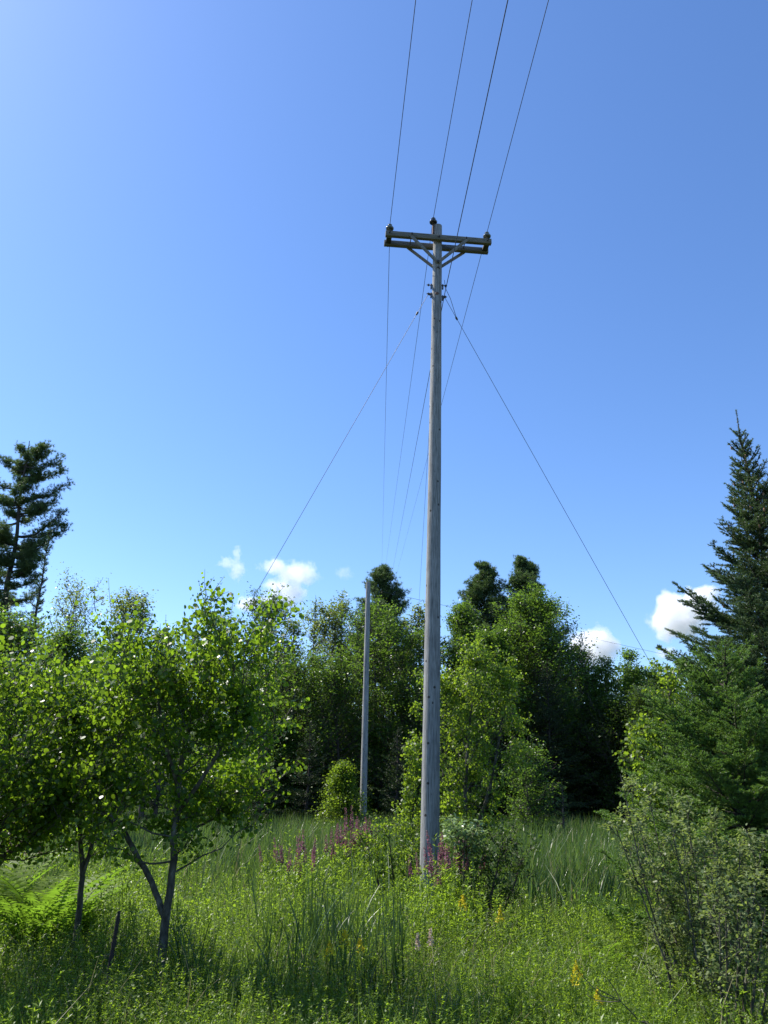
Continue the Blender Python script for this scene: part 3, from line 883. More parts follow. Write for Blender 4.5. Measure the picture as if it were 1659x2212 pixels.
sap('dogwood_bush', [([(1020, 2010, 0), (1020, 1940, 0), (1015, 1880, 0), (1005, 1815, 0)], .02), ([(1040, 2010, 0), (1060, 1940, 0), (1075, 1870, 0), (1085, 1830, 0)], .02), ([(1050, 2010, .3), (1090, 1960, .3), (1115, 1900, .3), (1125, 1860, .3)], .018)], 13,
    'dark bush with thin stems right of the tall pole foot', cat='bush', seed=84, prof=lambda t: .7 + 0 * t, nb=60, sub=6, tw=3, lpt=5, leaf=.045, lw=.8, mat='deep', bark='bark', Rc=.45, t0=.1, up=(.1, 1.0), spread=.06, tpl=OVAL, hang=.2, clumpy=.3)
sap('elder_sapling', [([(1000, 1960, 0), (1002, 1900, 0), (1003, 1850, 0), (1004, 1815, 0)], .015)], 12.7,
    'short sapling with shining pale leaves beside the magenta flowers', cat='sapling', seed=85, prof=lambda t: np.clip((t - .55) * 3, .02, 1), nb=16, sub=4, tw=3, lpt=4, leaf=.09, lw=.4, mat='white_leaf', bark='bark', Rc=.34, t0=.72, up=(.0, .5), spread=.04, tpl=OVAL, hang=0, clumpy=.2)

# ------------------------------------------------------------------ round-leaved aspens on the left
AK = dict(sub=8, tw=4, lpt=7, leaf=.044, lw=.95, mat='aspen', bark='bark_aspen', tpl=ROUND, hang=.7, rtwig=.8)
sap('aspen_tree', [([(343, 2190, 0), (345, 2100, 0), (357, 1985, 0), (372, 1880, 0), (381, 1760, 0), (392, 1640, 0), (412, 1560, .1), (430, 1500, .1), (445, 1450, .1)], .042),
                   ([(357, 1985, 0), (325, 1900, .1), (285, 1830, .2), (258, 1770, .3), (245, 1690, .3), (255, 1620, .3), (275, 1550, .3), (295, 1490, .2)], .026),
                   ([(381, 1760, 0), (425, 1700, -.2), (470, 1630, -.3), (500, 1570, -.3), (520, 1500, -.3), (530, 1430, -.3)], .02),
                   ([(385, 1700, 0), (360, 1620, -.3), (345, 1540, -.3), (342, 1500, -.3), (340, 1470, -.3)], .018),
                   ([(378, 1810, 0), (430, 1785, .4), (470, 1765, .5), (500, 1745, .6), (515, 1710, .7)], .012)], 8.6,
    'round-leaved aspen with forked trunk in the left foreground', seed=91, prof=lambda t: np.clip(.42 + .8 * np.sin(np.clip((t - .1) / .9, 0, 1) * 2.7), .3, 1), nb=145, Rc=.64, t0=.36, up=(-.45, .8), spread=.07, clumpy=.42, lirr=(.25, 1.45), shoots=60, shl=.40, **AK)
sap('aspen_tree', [([(165, 2040, 0), (172, 1960, 0), (178, 1880, 0), (170, 1780, 0), (155, 1700, 0), (145, 1620, 0), (130, 1540, 0)], .03),
                   ([(178, 1890, 0), (200, 1820, 0), (215, 1740, .1), (215, 1640, .1), (205, 1600, .2), (200, 1560, .2)], .02)], 9.6,
    'slender round-leaved aspen left of the forked one, with a thin dark stem', seed=92, prof=lambda t: np.clip(.3 + .9 * np.sin(np.clip((t - .1) / .9, 0, 1) * 2.9), .1, 1), nb=66, Rc=.85, t0=.36, up=(-.1, .9), spread=.08, clumpy=.3, lirr=(.3, 1.3), shoots=8, shl=.25, **AK)
sap('aspen_tree', [([(-60, 2010, 0), (-45, 1920, 0), (-20, 1840, 0), (0, 1760, 0), (15, 1680, 0), (20, 1600, 0), (25, 1530, 0)], .05),
                   ([(-45, 1920, 0), (10, 1850, 0), (80, 1800, -.1), (130, 1740, -.1)], .03)], 9.0,
    'round-leaved aspen cut by the left edge, its branches reaching into view', seed=93, prof=lambda t: np.clip(.35 + .9 * np.sin(np.clip((t - .1) / .9, 0, 1) * 2.9), .1, 1), nb=84, Rc=.95, t0=.3, up=(-.2, .9), spread=.09, clumpy=.3, lirr=(.3, 1.3), shoots=8, shl=.25, **AK)
sap('aspen_tree', [([(-430, 2200, 0), (-420, 2000, 0), (-400, 1800, 0), (-390, 1640, 0), (-400, 1500, 0)], .06), ([(-420, 2000, 0), (-330, 1830, 0), (-320, 1720, 0), (-330, 1620, 0)], .04)], 7.4,
    'larger round-leaved aspen beyond the left edge, shading the grass', seed=95, prof=lambda t: np.clip(.35 + .9 * np.sin(np.clip((t - .1) / .9, 0, 1) * 2.9), .1, 1), nb=220, Rc=1.25, t0=.3, up=(-.1, 1.0), spread=.1, clumpy=.2, lirr=(.3, 1.3), **AK)

# ------------------------------------------------------------------ right side: big spruce, young spruce, sapling, willow
rng = np.random.default_rng(101)
p = at(1592, 885, 14.0); zb_ = float(gz(p.x, 14))
r = empty('spruce', (p.x + .28, 14.0, zb_), 'tall spiky dark spruce with small cones at the right edge', 'tree')
H = p.z - zb_
n, BPs = conifer(r, rng, H, 3.5, zmin=.03, dens=260, nl=.042, nw=.006, sp=.25, mat='spruce', power=1.2, droop=.14, per=9, sidestep=.11, leader=.06, r0=.12, irregular=.22, tip_up=.3, lean=(-.28, 0))
NL += n
g = Geo(); lathe(g, Matrix.Identity(4), [(.004, 0), (.014, -.008), (.018, -.03), (.015, -.055), (.004, -.07)], 8)
cone_me = g.mesh('cone', M['cone'], True)
k = 0
for i in rng.permutation(len(BPs)):
    P = BPs[i]
    t = (P[0, 2] - zb_) / H
    if t < .52 or t > .9 or P[3, 1] > 14.4: continue
    q = P[rng.integers(3, 6)]
    o = bpy.data.objects.new('cone', cone_me); COL.objects.link(o); o.parent = r
    o.location = Vector(q) - r.location + Vector((0, 0, -.01)); o.rotation_euler = (rng.normal() * .3, rng.normal() * .3, 0)
    k += 1
    if k >= 60: break
rng = np.random.default_rng(102)
p = at(1520, 1398, 11.0); zb_ = float(gz(p.x, 11))
r = empty('spruce', (p.x + .25, 11.0, zb_), 'shorter bright green spruce in front of the tall spiky one', 'tree')
n, _ = conifer(r, rng, p.z - zb_, 1.85, zmin=.02, dens=320, nl=.032, nw=.0052, sp=.22, mat='spruce_young', power=.62, droop=.0, per=9, sidestep=.09, r0=.07, irregular=.3, tip_up=.22)
NL += n
sap('birch_sapling', [([(1440, 1950, 0), (1440, 1800, 0), (1435, 1650, 0), (1440, 1540, 0), (1450, 1480, 0)], .03), ([(1440, 1900, 0), (1410, 1780, 0), (1395, 1680, 0), (1385, 1600, 0)], .02)], 13.0,
    'leafy birch sapling growing at the left flank of the bright green spruce', cat='sapling', seed=103, prof=lambda t: .7 + 0 * t, nb=60, sub=6, tw=3, lpt=5, leaf=.06, lw=.8, mat='birch', bark='bark_aspen', Rc=.55, t0=.2, up=(.0, 1.0), spread=.06, tpl=OVAL, hang=.5, clumpy=.35)
wst = []
rng = np.random.default_rng(104)
for k in range(18):
    ub = 1470 + 8 * k + rng.uniform(-12, 12); ut = 1310 + 20 * k + rng.uniform(-20, 20)
    vt = 1700 + 120 * abs(k - 5) / 8 * rng.uniform(.6, 1.4) + (60 if k % 3 == 1 else 0)
    if k == 2: ut, vt = 1340, 1672
    d0, d1 = rng.uniform(-.3, .3), rng.uniform(-.7, .7)
    wst.append(([(ub, 2240, d0), (ub * .75 + ut * .25, 2080, d0 * .7 + d1 * .3), (ub * .4 + ut * .6, 1920, d1 * .6), (ut, vt, d1)], .0065))
WK = dict(sub=6, tw=3, lpt=5, leaf=.044, lw=.45, mat='willow', bark='bark_aspen', tpl=OVAL, hang=-.6, rtwig=.7, br_r=.5)
sap('willow_shrub', wst, 7.8, 'many-stemmed grey-green willow shrub at the lower right', cat='shrub', seed=105, prof=lambda t: np.clip(.9 - .5 * t, .3, 1), nb=200, Rc=.34, t0=.05, up=(.4, 1.2), spread=.04, clumpy=.2, **WK)
wst = []
for k in range(6):
    ub = 1560 + 14 * k; ut = 1540 + 30 * k + rng.uniform(-20, 20)
    wst.append(([(ub, 2260, 0), (ub * .6 + ut * .4, 2120, 0), (ut, 1960 + rng.uniform(-30, 60), rng.uniform(-.3, .3))], .01))
sap('willow_shrub', wst, 6.6, 'low leafy shrub in the bottom right corner under the willow', cat='shrub', seed=106, prof=lambda t: .8 + 0 * t, nb=30, Rc=.32, t0=.02, up=(.2, 1.0), spread=.04, clumpy=.2, **WK)

# ------------------------------------------------------------------ herbs
def tile(g, tpl_list, pos, yaw, sc, rnd, rng, tilt=.12):
    """tpl_list: list of (V, F(k), A); place copies at pos"""
    ids = rng.integers(0, len(tpl_list), len(pos))
    for i, parts in enumerate(tpl_list):
        m = ids == i
        if not m.any(): continue
        p, y, s, rn = pos[m], yaw[m], sc[m], rnd[m]
        for (V, F, A) in parts:
            c, sn = np.cos(y)[:, None], np.sin(y)[:, None]
            x = V[None, :, 0] * c - V[None, :, 1] * sn; yy = V[None, :, 0] * sn + V[None, :, 1] * c
            z = np.broadcast_to(V[None, :, 2], x.shape)
            tx, ty = rng.normal(size=(len(p), 1)) * tilt, rng.normal(size=(len(p), 1)) * tilt
            W_ = np.stack([x + tx * z, yy + ty * z, z], -1) * s[:, None, None] + p[:, None, :]
            FF = (F[None] + (np.arange(len(p)) * len(V))[:, None, None]).reshape(-1, F.shape[1])
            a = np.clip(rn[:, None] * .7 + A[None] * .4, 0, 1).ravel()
            g.add(W_.reshape(-1, 3), FF, a)
def geo_parts(g):
    """collapse a Geo into [(V,F,A)] with one entry per face size"""
    V = np.concatenate(g.V); out = []
    for k in sorted({F.shape[1] for F in g.F}):
        F = np.concatenate([F for F in g.F if F.shape[1] == k]); A = np.concatenate([a for F, a in zip(g.F, g.A) if F.shape[1] == k])
        used = np.unique(F); mp = np.zeros(len(V), int); mp[used] = np.arange(len(used))
        out.append((V[used], mp[F], A))
    return out
def forb(rng, H, nl, L, w, stem=True, tips=None, upang=.5, tpl=DIAMOND):
    g = Geo()
    n = 6; t = np.linspace(0, 1, n)
    b = rng.normal(size=2) * .1
    P = np.stack([b[0] * t ** 2 * H, b[1] * t ** 2 * H, t * H], -1)
    if stem: tubes(g, P, np.linspace(.0035, .0015, n), 3, a=.3)
    tt = rng.uniform(.12, 1, nl) ** .8
    C = interp_path(P, tt)
    az = np.arange(nl) * 2.4 + rng.random(nl)
    el = upang + rng.normal(size=nl) * .3
    A = np.stack([np.cos(az) * np.cos(el), np.sin(az) * np.cos(el), np.sin(el)], -1)
    N = np.stack([-np.cos(az) * np.sin(el), -np.sin(az) * np.sin(el), np.cos(el)], -1) + rng.normal(size=(nl, 3)) * .3
    ll = L * (1.15 - .6 * tt) * rng.uniform(.7, 1.2, nl)
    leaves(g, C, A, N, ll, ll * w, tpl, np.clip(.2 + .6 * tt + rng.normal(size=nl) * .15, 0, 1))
    return g
def blade(P, w, a):
    """flat ribbon along path P (B,n,3) width w"""
    B, n, _ = P.shape
    T = nrm(np.gradient(P, axis=1))
    return T
def ribbons(g, P, W_, side, a):
    """P (B,n,3), W_ (n,) relative half width, side (B,3)"""
    B, n, _ = P.shape
    V = np.stack([P - side[:, None, :] * W_[None, :, None], P + side[:, None, :] * W_[None, :, None]], 2)   # B,n,2,3
    idx = np.arange(B * n * 2).reshape(B, n, 2)
    q = np.stack([idx[:, :-1, 0], idx[:, :-1, 1], idx[:, 1:, 1], idx[:, 1:, 0]], -1).reshape(-1, 4)
    g.add(V, q, np.repeat(a, n - 1))
def blades(g, rng, pos, H, w, bend, a, n=4, wprof=None, tilt=.1):
    B = len(pos); t = np.linspace(0, 1, n)
    az = rng.random(B) * 6.283
    d = np.stack([np.cos(az), np.sin(az), 0 * az], -1)
    lean = rng.normal(size=(B, 3)) * tilt; lean[:, 2] = 0
    P = pos[:, None, :] + np.array([0, 0, 1.])[None, None] * (t[None, :, None] * H[:, None, None]) + lean[:, None] * (t[None, :, None] * H[:, None, None]) \
        + d[:, None, :] * ((bend * H)[:, None, None] * (t ** 2.2)[None, :, None])
    P[..., 2] -= (bend ** 2 * H * .6)[:, None] * (t ** 3)[None]
    fa = az + rng.normal(size=B) * .8 + 1.57
    side = np.stack([np.cos(fa), np.sin(fa), 0 * fa], -1) * w[:, None]
    if wprof is None: wprof = np.array([.6, 1, .7, .04]) if n == 4 else np.interp(t, [0, .3, .8, 1], [.8, 1, .6, .05])
    ribbons(g, P, wprof, side, a)

rng = np.random.default_rng(200)
def scatter(n, y0, y1, k=.53, m=1.8, ex=.85):
    y = y0 + (y1 - y0) * rng.random(n) ** ex
    hwid = k * y + m
    x = (rng.random(n) * 2 - 1) * hwid
    return np.stack([x, y, gz(x, y)], -1)
def patchy(P, s=.6, ph=0):
    return .5 + .75 * np.array([mnoise.noise(Vector((p[0] * s + ph, p[1] * s, 3.1))) for p in P])
tf = [geo_parts(forb(rng, rng.uniform(.5, .8), 40, .062, .26, upang=rng.uniform(.2, .7))) for _ in range(10)]
ts = [geo_parts(forb(rng, rng.uniform(.3, .55), 50, .034, .55, upang=.3)) for _ in range(8)]
g = Geo()
P = scatter(21000, 3.2, 20.5, ex=1.25)
pt = patchy(P)
HM = lambda P: np.interp(P[:, 1], [3, 6, 9, 12, 15, 20], [.75, .72, .95, 1.25, 1.42, 1.6]) * (1 - .38 * np.clip((P[:, 0] - 1.8) / 1.2, 0, 1) * np.clip((P[:, 1] - 11) / 3, 0, 1))
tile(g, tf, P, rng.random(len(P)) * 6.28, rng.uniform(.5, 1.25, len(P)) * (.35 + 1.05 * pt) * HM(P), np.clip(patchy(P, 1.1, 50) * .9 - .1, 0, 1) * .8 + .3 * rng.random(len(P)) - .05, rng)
P = scatter(14000, 3.0, 17, ex=1.3); pt = patchy(P, .5, 9)
tile(g, ts, P, rng.random(len(P)) * 6.28, rng.uniform(.6, 1.3, len(P)), pt * .7 + .3 * rng.random(len(P)), rng)
tb = [geo_parts(forb(rng, rng.uniform(.45, .75), 26, .10, .40, upang=.25, tpl=OVAL)) for _ in range(6)]
P = scatter(1500, 5.5, 18); pt = patchy(P, .8, 60); P = P[pt > .6]
tile(g, tb, P, rng.random(len(P)) * 6.28, rng.uniform(.7, 1.3, len(P)) * HM(P), .25 * rng.random(len(P)), rng)
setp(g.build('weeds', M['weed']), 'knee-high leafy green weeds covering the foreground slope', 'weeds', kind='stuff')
NL += sum(len(a) for a in g.A)
g = Geo()
P = scatter(70000, 3.0, 21)
pt = patchy(P, .45, 20)
P = P[rng.random(len(P)) < .35 + .9 * pt]
blades(g, rng, P, rng.uniform(.3, .85, len(P)) * HM(P) ** .8, rng.uniform(.002, .0042, len(P)), rng.uniform(.1, .75, len(P)), np.clip(rng.random(len(P)) * .8 + .1, 0, 1), tilt=.18)
setp(g.build('grass', M['grass']), 'long thin meadow grass among the foreground weeds', 'grass', kind='stuff')
NL += sum(len(a) for a in g.A)
g = Geo()
P = scatter(66000, 12.5, 47, .55, 3)
keep = rng.random(len(P)) < np.clip((P[:, 1] - 16) / 4, .12, 1) * (patchy(P, .5, 80) > np.clip(.9 - P[:, 1] / 30, 0, 1))
P = P[keep]
pt = patchy(P, .25, 40)
blades(g, rng, P, rng.uniform(1.1, 1.7, len(P)) * (.88 + .2 * pt), rng.uniform(.008, .015, len(P)), rng.uniform(.05, .55, len(P)) ** 1.2, np.clip(pt * .6 + rng.random(len(P)) * .5 - .1, 0, 1), n=5, tilt=.12)
setp(g.build('reeds', M['reed']), 'broad marsh of green cattail leaves reaching to the wood', 'reeds', kind='stuff')
NL += sum(len(a) for a in g.A)

g = Geo()
P = scatter(7000, 3.0, 20); P = P[patchy(P, .7, 33) > .5]
blades(g, rng, P, rng.uniform(.5, 1.05, len(P)) * HM(P) ** .7, rng.uniform(.002, .0036, len(P)), rng.uniform(.05, .8, len(P)), rng.random(len(P)), tilt=.25)
P = scatter(2500, 17, 44, .5, 2)
blades(g, rng, P, rng.uniform(1.2, 1.75, len(P)), rng.uniform(.006, .012, len(P)), rng.uniform(.05, .6, len(P)), rng.random(len(P)), tilt=.15)
setp(g.build('dry_grass', M['straw']), 'scattered straw-coloured dead blades among the green growth', 'dry grass', kind='stuff')
# individual plants --------------------------------------------------------------
def copy_plant(src, loc, yaw, sc, label, group):
    r = src.copy(); COL.objects.link(r)
    r.location = loc; r.rotation_euler = (0, 0, yaw); r.scale = (sc, sc, sc)
    r['label'] = label; r['group'] = group
    for ch in src.children:
        c = ch.copy(); COL.objects.link(c); c.parent = r
    return r
def spot(u, v, Y, dx=0.0):
    p = at(u, v, Y); return Vector((p.x + dx, Y, float(gz(p.x + dx, Y)))), p.z
# cattails near
def cattail(seed):
    rng = np.random.default_rng(seed)
    g = Geo(); n = 7
    blades(g, rng, rng.normal(size=(n, 3)) * np.array([.05, .05, 0]), rng.uniform(.75, 1.4, n), rng.uniform(.006, .011, n), rng.uniform(.02, .5, n), rng.random(n), n=7, tilt=.07)
    return g
def place_group(name, protos, spots, label, cat, group, mats, sizes=(.85, 1.1), seed=3):
    rng = np.random.default_rng(seed)
    built = []
    for i, sp_ in enumerate(spots):
        loc, sc = sp_
        k = i % len(protos)
        if i < len(protos):
            if len(protos[k]) == 1:
                o = protos[k][0][1].build(name, M[mats[protos[k][0][0]]])
            else:
                o = bpy.data.objects.new(name, None); COL.objects.link(o)
                for (pn, gg) in protos[k]: gg.build(pn, M[mats[pn]], o)
            setp(o, label, cat, group)
            o.location = loc; o.rotation_euler = (0, 0, rng.random() * 6.28); s = sc * rng.uniform(*sizes); o.scale = (s, s, s)
            built.append(o)
        else:
            copy_plant(built[k], loc, rng.random() * 6.28, sc * rng.uniform(*sizes), label, group)
cp = [[('leaves', cattail(300 + i))] for i in range(5)]
rngc = np.random.default_rng(31)
sp_ = []
for i in range(78):
    u = rngc.uniform(560, 890) if i % 3 == 0 else rngc.uniform(650, 880); Y = rngc.uniform(8.6, 12.2)
    l, _ = spot(u, 1950, Y); sp_.append((l, rngc.uniform(.72, 1.08)))
place_group('cattail', cp, sp_, 'tall blade-leaved cattail in the dense clump left of the pole foot', 'cattail', 'cattails in the clump left of the pole foot', {'leaves': 'cattail_dark'})
sp_ = [(spot(rngc.uniform(395, 440), 1990, rngc.uniform(8.2, 9))[0], .9) for i in range(5)]
place_group('cattail', [[('leaves', cattail(320))], [('leaves', cattail(321))]], sp_, 'cattail in the small tuft just right of the forked aspen trunk', 'cattail', 'cattails beside the forked aspen', {'leaves': 'cattail_dark'})
sp_ = [(spot(rngc.uniform(555, 610), 1990, rngc.uniform(8.4, 9.3))[0], .85) for i in range(5)]
place_group('cattail', [[('leaves', cattail(322))], [('leaves', cattail(323))]], sp_, 'cattail in the small tuft left of the dense cattail clump', 'cattail', 'cattails left of the dense clump', {'leaves': 'cattail_dark'})
# ferns
def fern(seed):
    rng = np.random.default_rng(seed)
    g = Geo()
    for k in range(9):
        az = k * .7 + rng.random() * .4; L = rng.uniform(.5, .75); n = 22
        t = np.linspace(0, 1, n)
        el = 1.15
        P = np.stack([np.cos(az) * L * (t * .28 + .35 * t ** 2), np.sin(az) * L * (t * .28 + .35 * t ** 2), L * (t * 1.2 - .35 * t ** 2.5)], -1)
        tubes(g, P, np.linspace(.003, .001, n), 3, a=.5)
        T = nrm(np.gradient(P, axis=0)); sd = nrm(np.cross(T, [0, 0, 1.]))
        ln = .13 * np.sin(np.clip(t * .9 + .1, 0, 1) * 3.14) ** .7
        N = np.cross(sd, T)
        for s in (-1, 1):
            leaves(g, P[2:], (sd * s + T * .35)[2:], N[2:], ln[2:], np.full(n - 2, .022), DIAMOND, rng.random(n - 2))
    return g
fp = [[('fronds', fern(400 + i))] for i in range(4)]
sp_ = [(spot(rngc.uniform(-40, 170), 1900, rngc.uniform(10, 12.5))[0], rngc.uniform(1.5, 2.1)) for i in range(26)]
place_group('fern', fp, sp_, 'bright sunlit fern below the left aspens', 'fern', 'ferns below the left aspens', {'fronds': 'fern'})
sp_ = [(spot(u, 1900, Y)[0], 1.15) for u, Y in ((1245, 10.5), (1262, 10.2), (1282, 10.6), (1230, 10.9), (1300, 10))]
place_group('fern', [[('fronds', fern(410))]], sp_, 'upright fern between the dark bush and the willow shrub', 'fern', 'ferns left of the willow shrub', {'fronds': 'fern'})
# purple loosestrife
def loosestrife(seed):
    rng = np.random.default_rng(seed)
    gs, out = Geo(), []
    for k in range(5):
        gf = Geo(); out.append(('flower_spike', gf))
        H = rng.uniform(1.25, 1.6); b = rng.normal(size=2) * .12
        t = np.linspace(0, 1, 7)
        P = np.stack([b[0] * (.4 + t), b[1] * (.4 + t), t * H], -1)
        tubes(gs, P, np.linspace(.004, .002, 7), 4, a=.3)
        nl = 46; tt = rng.uniform(.1, .82, nl); C = interp_path(P, tt); az = rng.random(nl) * 6.28
        A = np.stack([np.cos(az), np.sin(az), .5 + 0 * az], -1)
        leaves(gs, C, A, rng.normal(size=(nl, 3)) + [0, 0, 2], .09, .02, DIAMOND, rng.random(nl))
        nf = 90; tt = rng.uniform(.8, 1, nf); C = interp_path(P, tt); az = rng.random(nf) * 6.28
        r_ = .027 * (1.1 - (tt - .8) * 3.5)
        A = np.stack([np.cos(az), np.sin(az), .3 + 0 * az], -1)
        leaves(gf, C + A * r_[:, None] * .3, A, rng.normal(size=(nf, 3)), r_ * 1.2, r_ * 1.1, DIAMOND, rng.random(nf))
    return [('stem', gs)] + out
LM = {'stem': 'weed', 'flower_spike': 'pink'}
lp = [loosestrife(500 + i) for i in range(3)]
def by_top(lst, Y0, Y1, hh):
    out = []
    for (u, v) in lst:
        Y = rngc.uniform(Y0, Y1); l, z = spot(u, v, Y); out.append((l, (z - l.z) / hh))
    return out
place_group('loosestrife', lp, by_top([(740, 1778), (765, 1758), (752, 1785), (785, 1768), (805, 1770), (720, 1800), (775, 1790)], 17.5, 19.5, 1.5), 'magenta-flowered loosestrife in the cattails below the slim bare pole', 'flowering plant', 'loosestrife below the slim bare pole', LM, (.97, 1.03))
place_group('loosestrife', [loosestrife(510), loosestrife(511)], by_top([(620, 1815), (655, 1805), (668, 1815), (635, 1835)], 15.5, 17, 1.5), 'faint magenta loosestrife left of the denser magenta patch', 'flowering plant', 'loosestrife at the left in the marsh', LM, (.97, 1.03))
place_group('loosestrife', [loosestrife(520), loosestrife(521)], by_top([(962, 1785), (985, 1800), (1000, 1795), (950, 1815), (925, 1820)], 12.6, 13.8, 1.5), 'magenta-flowered loosestrife crowding around the foot of the tall pole', 'flowering plant', 'loosestrife at the foot of the tall pole', LM, (.97, 1.03))
place_group('loosestrife', [loosestrife(530)], by_top([(38, 1790), (60, 1800)], 14.5, 15.5, 1.5), 'magenta loosestrife glimpsed under the aspen branches at the left', 'flowering plant', 'loosestrife under the left aspens', LM, (.97, 1.03))
# goldenrod and pale meadowsweet
def plume(seed, H, mat_w=.2):
    rng = np.random.default_rng(seed)
    gs = forb(rng, H, 46, .075, .2, upang=.5)
    gf = Geo(); nf = 90
    b = np.array([0, 0, H * .93])
    az = rng.random(nf) * 6.28; t = rng.random(nf)
    r_ = mat_w * .25 * t * (1 - .0 * t)
    C = b + np.stack([np.cos(az) * r_, np.sin(az) * r_, .13 * (1 - t) + rng.normal(size=nf) * .012], -1)
    leaves(gf, C, rng.normal(size=(nf, 3)) + [0, 0, .5], rng.normal(size=(nf, 3)), .022, .018, DIAMOND, rng.random(nf))
    return [('stem', gs), ('flower_head', gf)]
place_group('goldenrod', [plume(600, .9), plume(601, .9)], by_top([(745, 2002), (712, 2035), (778, 2025)], 7.6, 8.4, .97), 'goldenrod with a yellow head low in front of the cattail clump', 'flowering plant', 'goldenrod in front of the cattail clump', {'stem': 'weed', 'flower_head': 'gold'}, (.97, 1.03))
place_group('goldenrod', [plume(603, .9), plume(604, .9)], by_top([(1000, 1930), (1080, 1965)], 9.6, 10.4, .97), 'goldenrod with a yellow head in front of the dark bush', 'flowering plant', 'goldenrod in front of the dark bush', {'stem': 'weed', 'flower_head': 'gold'}, (.97, 1.03))
place_group('goldenrod', [plume(605, .8)], by_top([(1245, 2080), (1290, 2140)], 6.6, 7.4, .87), 'yellowing goldenrod at the left foot of the willow shrub', 'flowering plant', 'goldenrod beside the willow shrub', {'stem': 'weed', 'flower_head': 'gold'}, (.97, 1.03))
place_group('meadowsweet', [plume(610, .8, .09), plume(611, .8, .09)], by_top([(902, 2018), (930, 2010), (1148, 2118), (1218, 2125)], 7.8, 8.6, .87), 'meadowsweet with a small pale pinkish flower head in the middle foreground', 'flowering plant', 'meadowsweet in the foreground', {'stem': 'weed', 'flower_head': 'cream'}, (.97, 1.03))
# dead flower stalk
l, z = spot(258, 1968, 7.6)
root = empty('dead_stalk', l, 'blackened dead flower stalk with a thick spike, left of the forked aspen trunk', 'dead plant')
g = Geo(); M['dead'] = plain('blackened stalk', (.025, .018, .015), .8); h = z - l.z
P = np.array([l + Vector((-.07 * (1 - t), 0, h * t)) for t in np.linspace(0, 1, 30)])
rad = np.array([.006 if t < .5 else .006 + .014 * math.sin((t - .5) / .5 * 3.0) ** .6 for t in np.linspace(0, 1, 30)])
rngd = np.random.default_rng(7)
tubes(g, P, rad * rngd.uniform(.8, 1.2, 30), 7, True)
g.build('stalk', M['dead'], root)
gg = Geo(); n = 260
tt = rngd.uniform(.5, 1, n); C = interp_path(P, tt); rr = .006 + .016 * np.sin((tt - .5) / .5 * 3.0) ** .6
D = rngd.normal(size=(n, 3)); D[:, 2] += .6; D = nrm(D)
needles(gg, C + D * rr[:, None] * .7, D, .02, .005, rngd, rngd.random(n))
gg.build('seed_spike', M['dead'], root)
# bare fallen branch
l, z = spot(1560, 2190, 6.3)
root = empty('dead_branch', (l.x, l.y, l.z + .25), 'pale leafless dead branch lying in the bottom right corner', 'dead branch')
g = Geo(); rngd = np.random.default_rng(8)
b0 = np.array(root.location)
Bm = branchset(rngd, np.array([b0] * 1), np.array([[-.9, .1, .25]]), np.array([.9]), 7, .1, .1)
tubes(g, Bm, np.linspace(.010, .003, 7)[None], 6)
s = rngd.integers(1, 6, 9)
B2 = branchset(rngd, Bm[0][s], nrm(rngd.normal(size=(9, 3)) + [-.8, 0, .6]), rngd.uniform(.15, .4, 9), 4, .1, .15)
tubes(g, B2, np.full((9, 1), .004) * np.linspace(1, .4, 4)[None], 4)
g.build('branch', M['bark_aspen'], root, smooth=True)

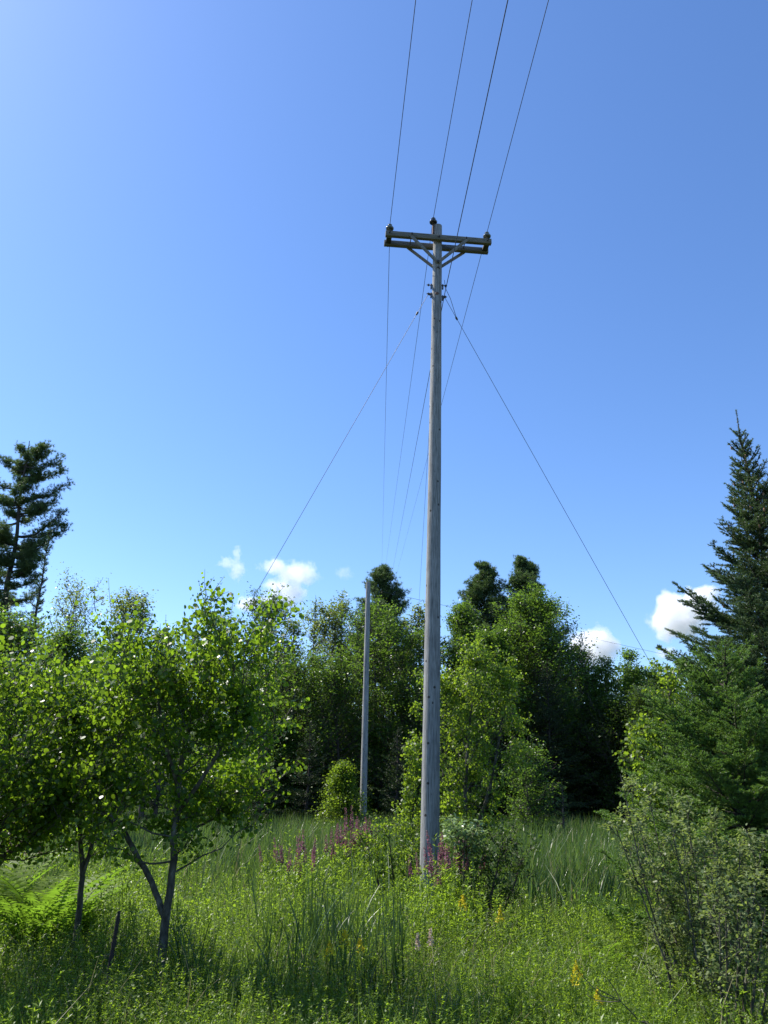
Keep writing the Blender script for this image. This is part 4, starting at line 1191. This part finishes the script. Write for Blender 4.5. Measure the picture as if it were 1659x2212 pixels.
# ------------------------------------------------------------------ clouds
def cloud(label, puffs, D, dens=.05, nsc=2.0, amp=1.2, seed=0):
    """puffs: (u, v, half width px, half height px)"""
    s = D / FPX * 1.03
    cs = [(at(u, v, D), a * s, b * s) for u, v, a, b in puffs]
    lo = Vector([min(c[i] - max(a, b) * 1.5 for c, a, b in cs) for i in range(3)])
    hi = Vector([max(c[i] + max(a, b) * 1.5 for c, a, b in cs) for i in range(3)])
    ctr = (lo + hi) / 2
    m = bpy.data.materials.new('cloud vapour'); m.use_nodes = True
    nt = m.node_tree; nt.nodes.clear(); N = nt.nodes.new; Lk = nt.links.new
    out = N('ShaderNodeOutputMaterial'); vol = N('ShaderNodeVolumePrincipled')
    vol.inputs['Color'].default_value = (1, 1, 1, 1); vol.inputs['Anisotropy'].default_value = .35
    tc = N('ShaderNodeTexCoord')
    prev = None
    for c, a, b in cs:
        v1 = N('ShaderNodeVectorMath'); v1.operation = 'SUBTRACT'; v1.inputs[1].default_value = (c - ctr)[:]
        v2 = N('ShaderNodeVectorMath'); v2.operation = 'DIVIDE'; v2.inputs[1].default_value = (a, (a + b) / 2, b)
        v3 = N('ShaderNodeVectorMath'); v3.operation = 'LENGTH'
        Lk(tc.outputs['Object'], v1.inputs[0]); Lk(v1.outputs[0], v2.inputs[0]); Lk(v2.outputs[0], v3.inputs[0])
        if prev is None: prev = v3.outputs['Value']
        else:
            mn = N('ShaderNodeMath'); mn.operation = 'MINIMUM'; Lk(prev, mn.inputs[0]); Lk(v3.outputs['Value'], mn.inputs[1]); prev = mn.outputs[0]
    nz = N('ShaderNodeTexNoise'); nz.noise_dimensions = '4D'; nz.inputs['W'].default_value = seed
    big = max(a for c, a, b in cs)
    nz.inputs['Scale'].default_value = nsc / big; nz.inputs['Detail'].default_value = 6; nz.inputs['Roughness'].default_value = .6
    Lk(tc.outputs['Object'], nz.inputs['Vector'])
    m1 = N('ShaderNodeMath'); m1.operation = 'MULTIPLY_ADD'; Lk(nz.outputs['Fac'], m1.inputs[0]); m1.inputs[1].default_value = amp * 2; m1.inputs[2].default_value = 1 - amp
    m2 = N('ShaderNodeMath'); m2.operation = 'SUBTRACT'; Lk(m1.outputs[0], m2.inputs[0]); Lk(prev, m2.inputs[1])
    mr = N('ShaderNodeMapRange'); mr.inputs['From Min'].default_value = 0; mr.inputs['From Max'].default_value = .45
    mr.inputs['To Min'].default_value = 0; mr.inputs['To Max'].default_value = dens
    Lk(m2.outputs[0], mr.inputs['Value']); Lk(mr.outputs[0], vol.inputs['Density'])
    Lk(vol.outputs[0], out.inputs['Volume'])
    g = Geo(); sz = hi - lo
    box(g, Matrix.Identity(4), sz.x, sz.y, sz.z)
    o = g.build('cloud', m); o.location = ctr
    setp(o, label, 'cloud', 'small white clouds low in the sky', 'stuff')
DC = 2600
cloud('bright ragged cloud above the wood, left of the slim bare pole', [(616, 1280, 46, 34), (640, 1242, 46, 28), (596, 1224, 38, 18), (662, 1236, 24, 24)], DC, seed=1, dens=.022)
cloud('thin wisp of cloud left of the ragged cloud', [(512, 1230, 18, 24), (490, 1215, 18, 14), (512, 1196, 10, 18)], DC, dens=.014, seed=2, amp=1.4)
cloud('low cloud scrap behind the aspen top', [(535, 1305, 26, 18), (570, 1300, 18, 14)], DC, dens=.03, seed=3)
cloud('faint cloud scrap over the slim bare pole', [(743, 1238, 20, 15)], DC, dens=.006, seed=4)
cloud('solid white cloud behind the tall spruce at the right', [(1462, 1338, 56, 48), (1505, 1312, 48, 40), (1448, 1300, 32, 26), (1520, 1285, 34, 20)], DC, dens=.05, seed=5, amp=.9)
cloud('white cloud low between the large maple and the poplars', [(1280, 1400, 52, 44), (1258, 1396, 32, 30), (1312, 1394, 28, 22)], DC, dens=.05, seed=6, amp=.9)
cloud('tiny cloud just below the solid white one', [(1440, 1412, 26, 14)], DC, dens=.02, seed=7)
print('leaf faces', NL)
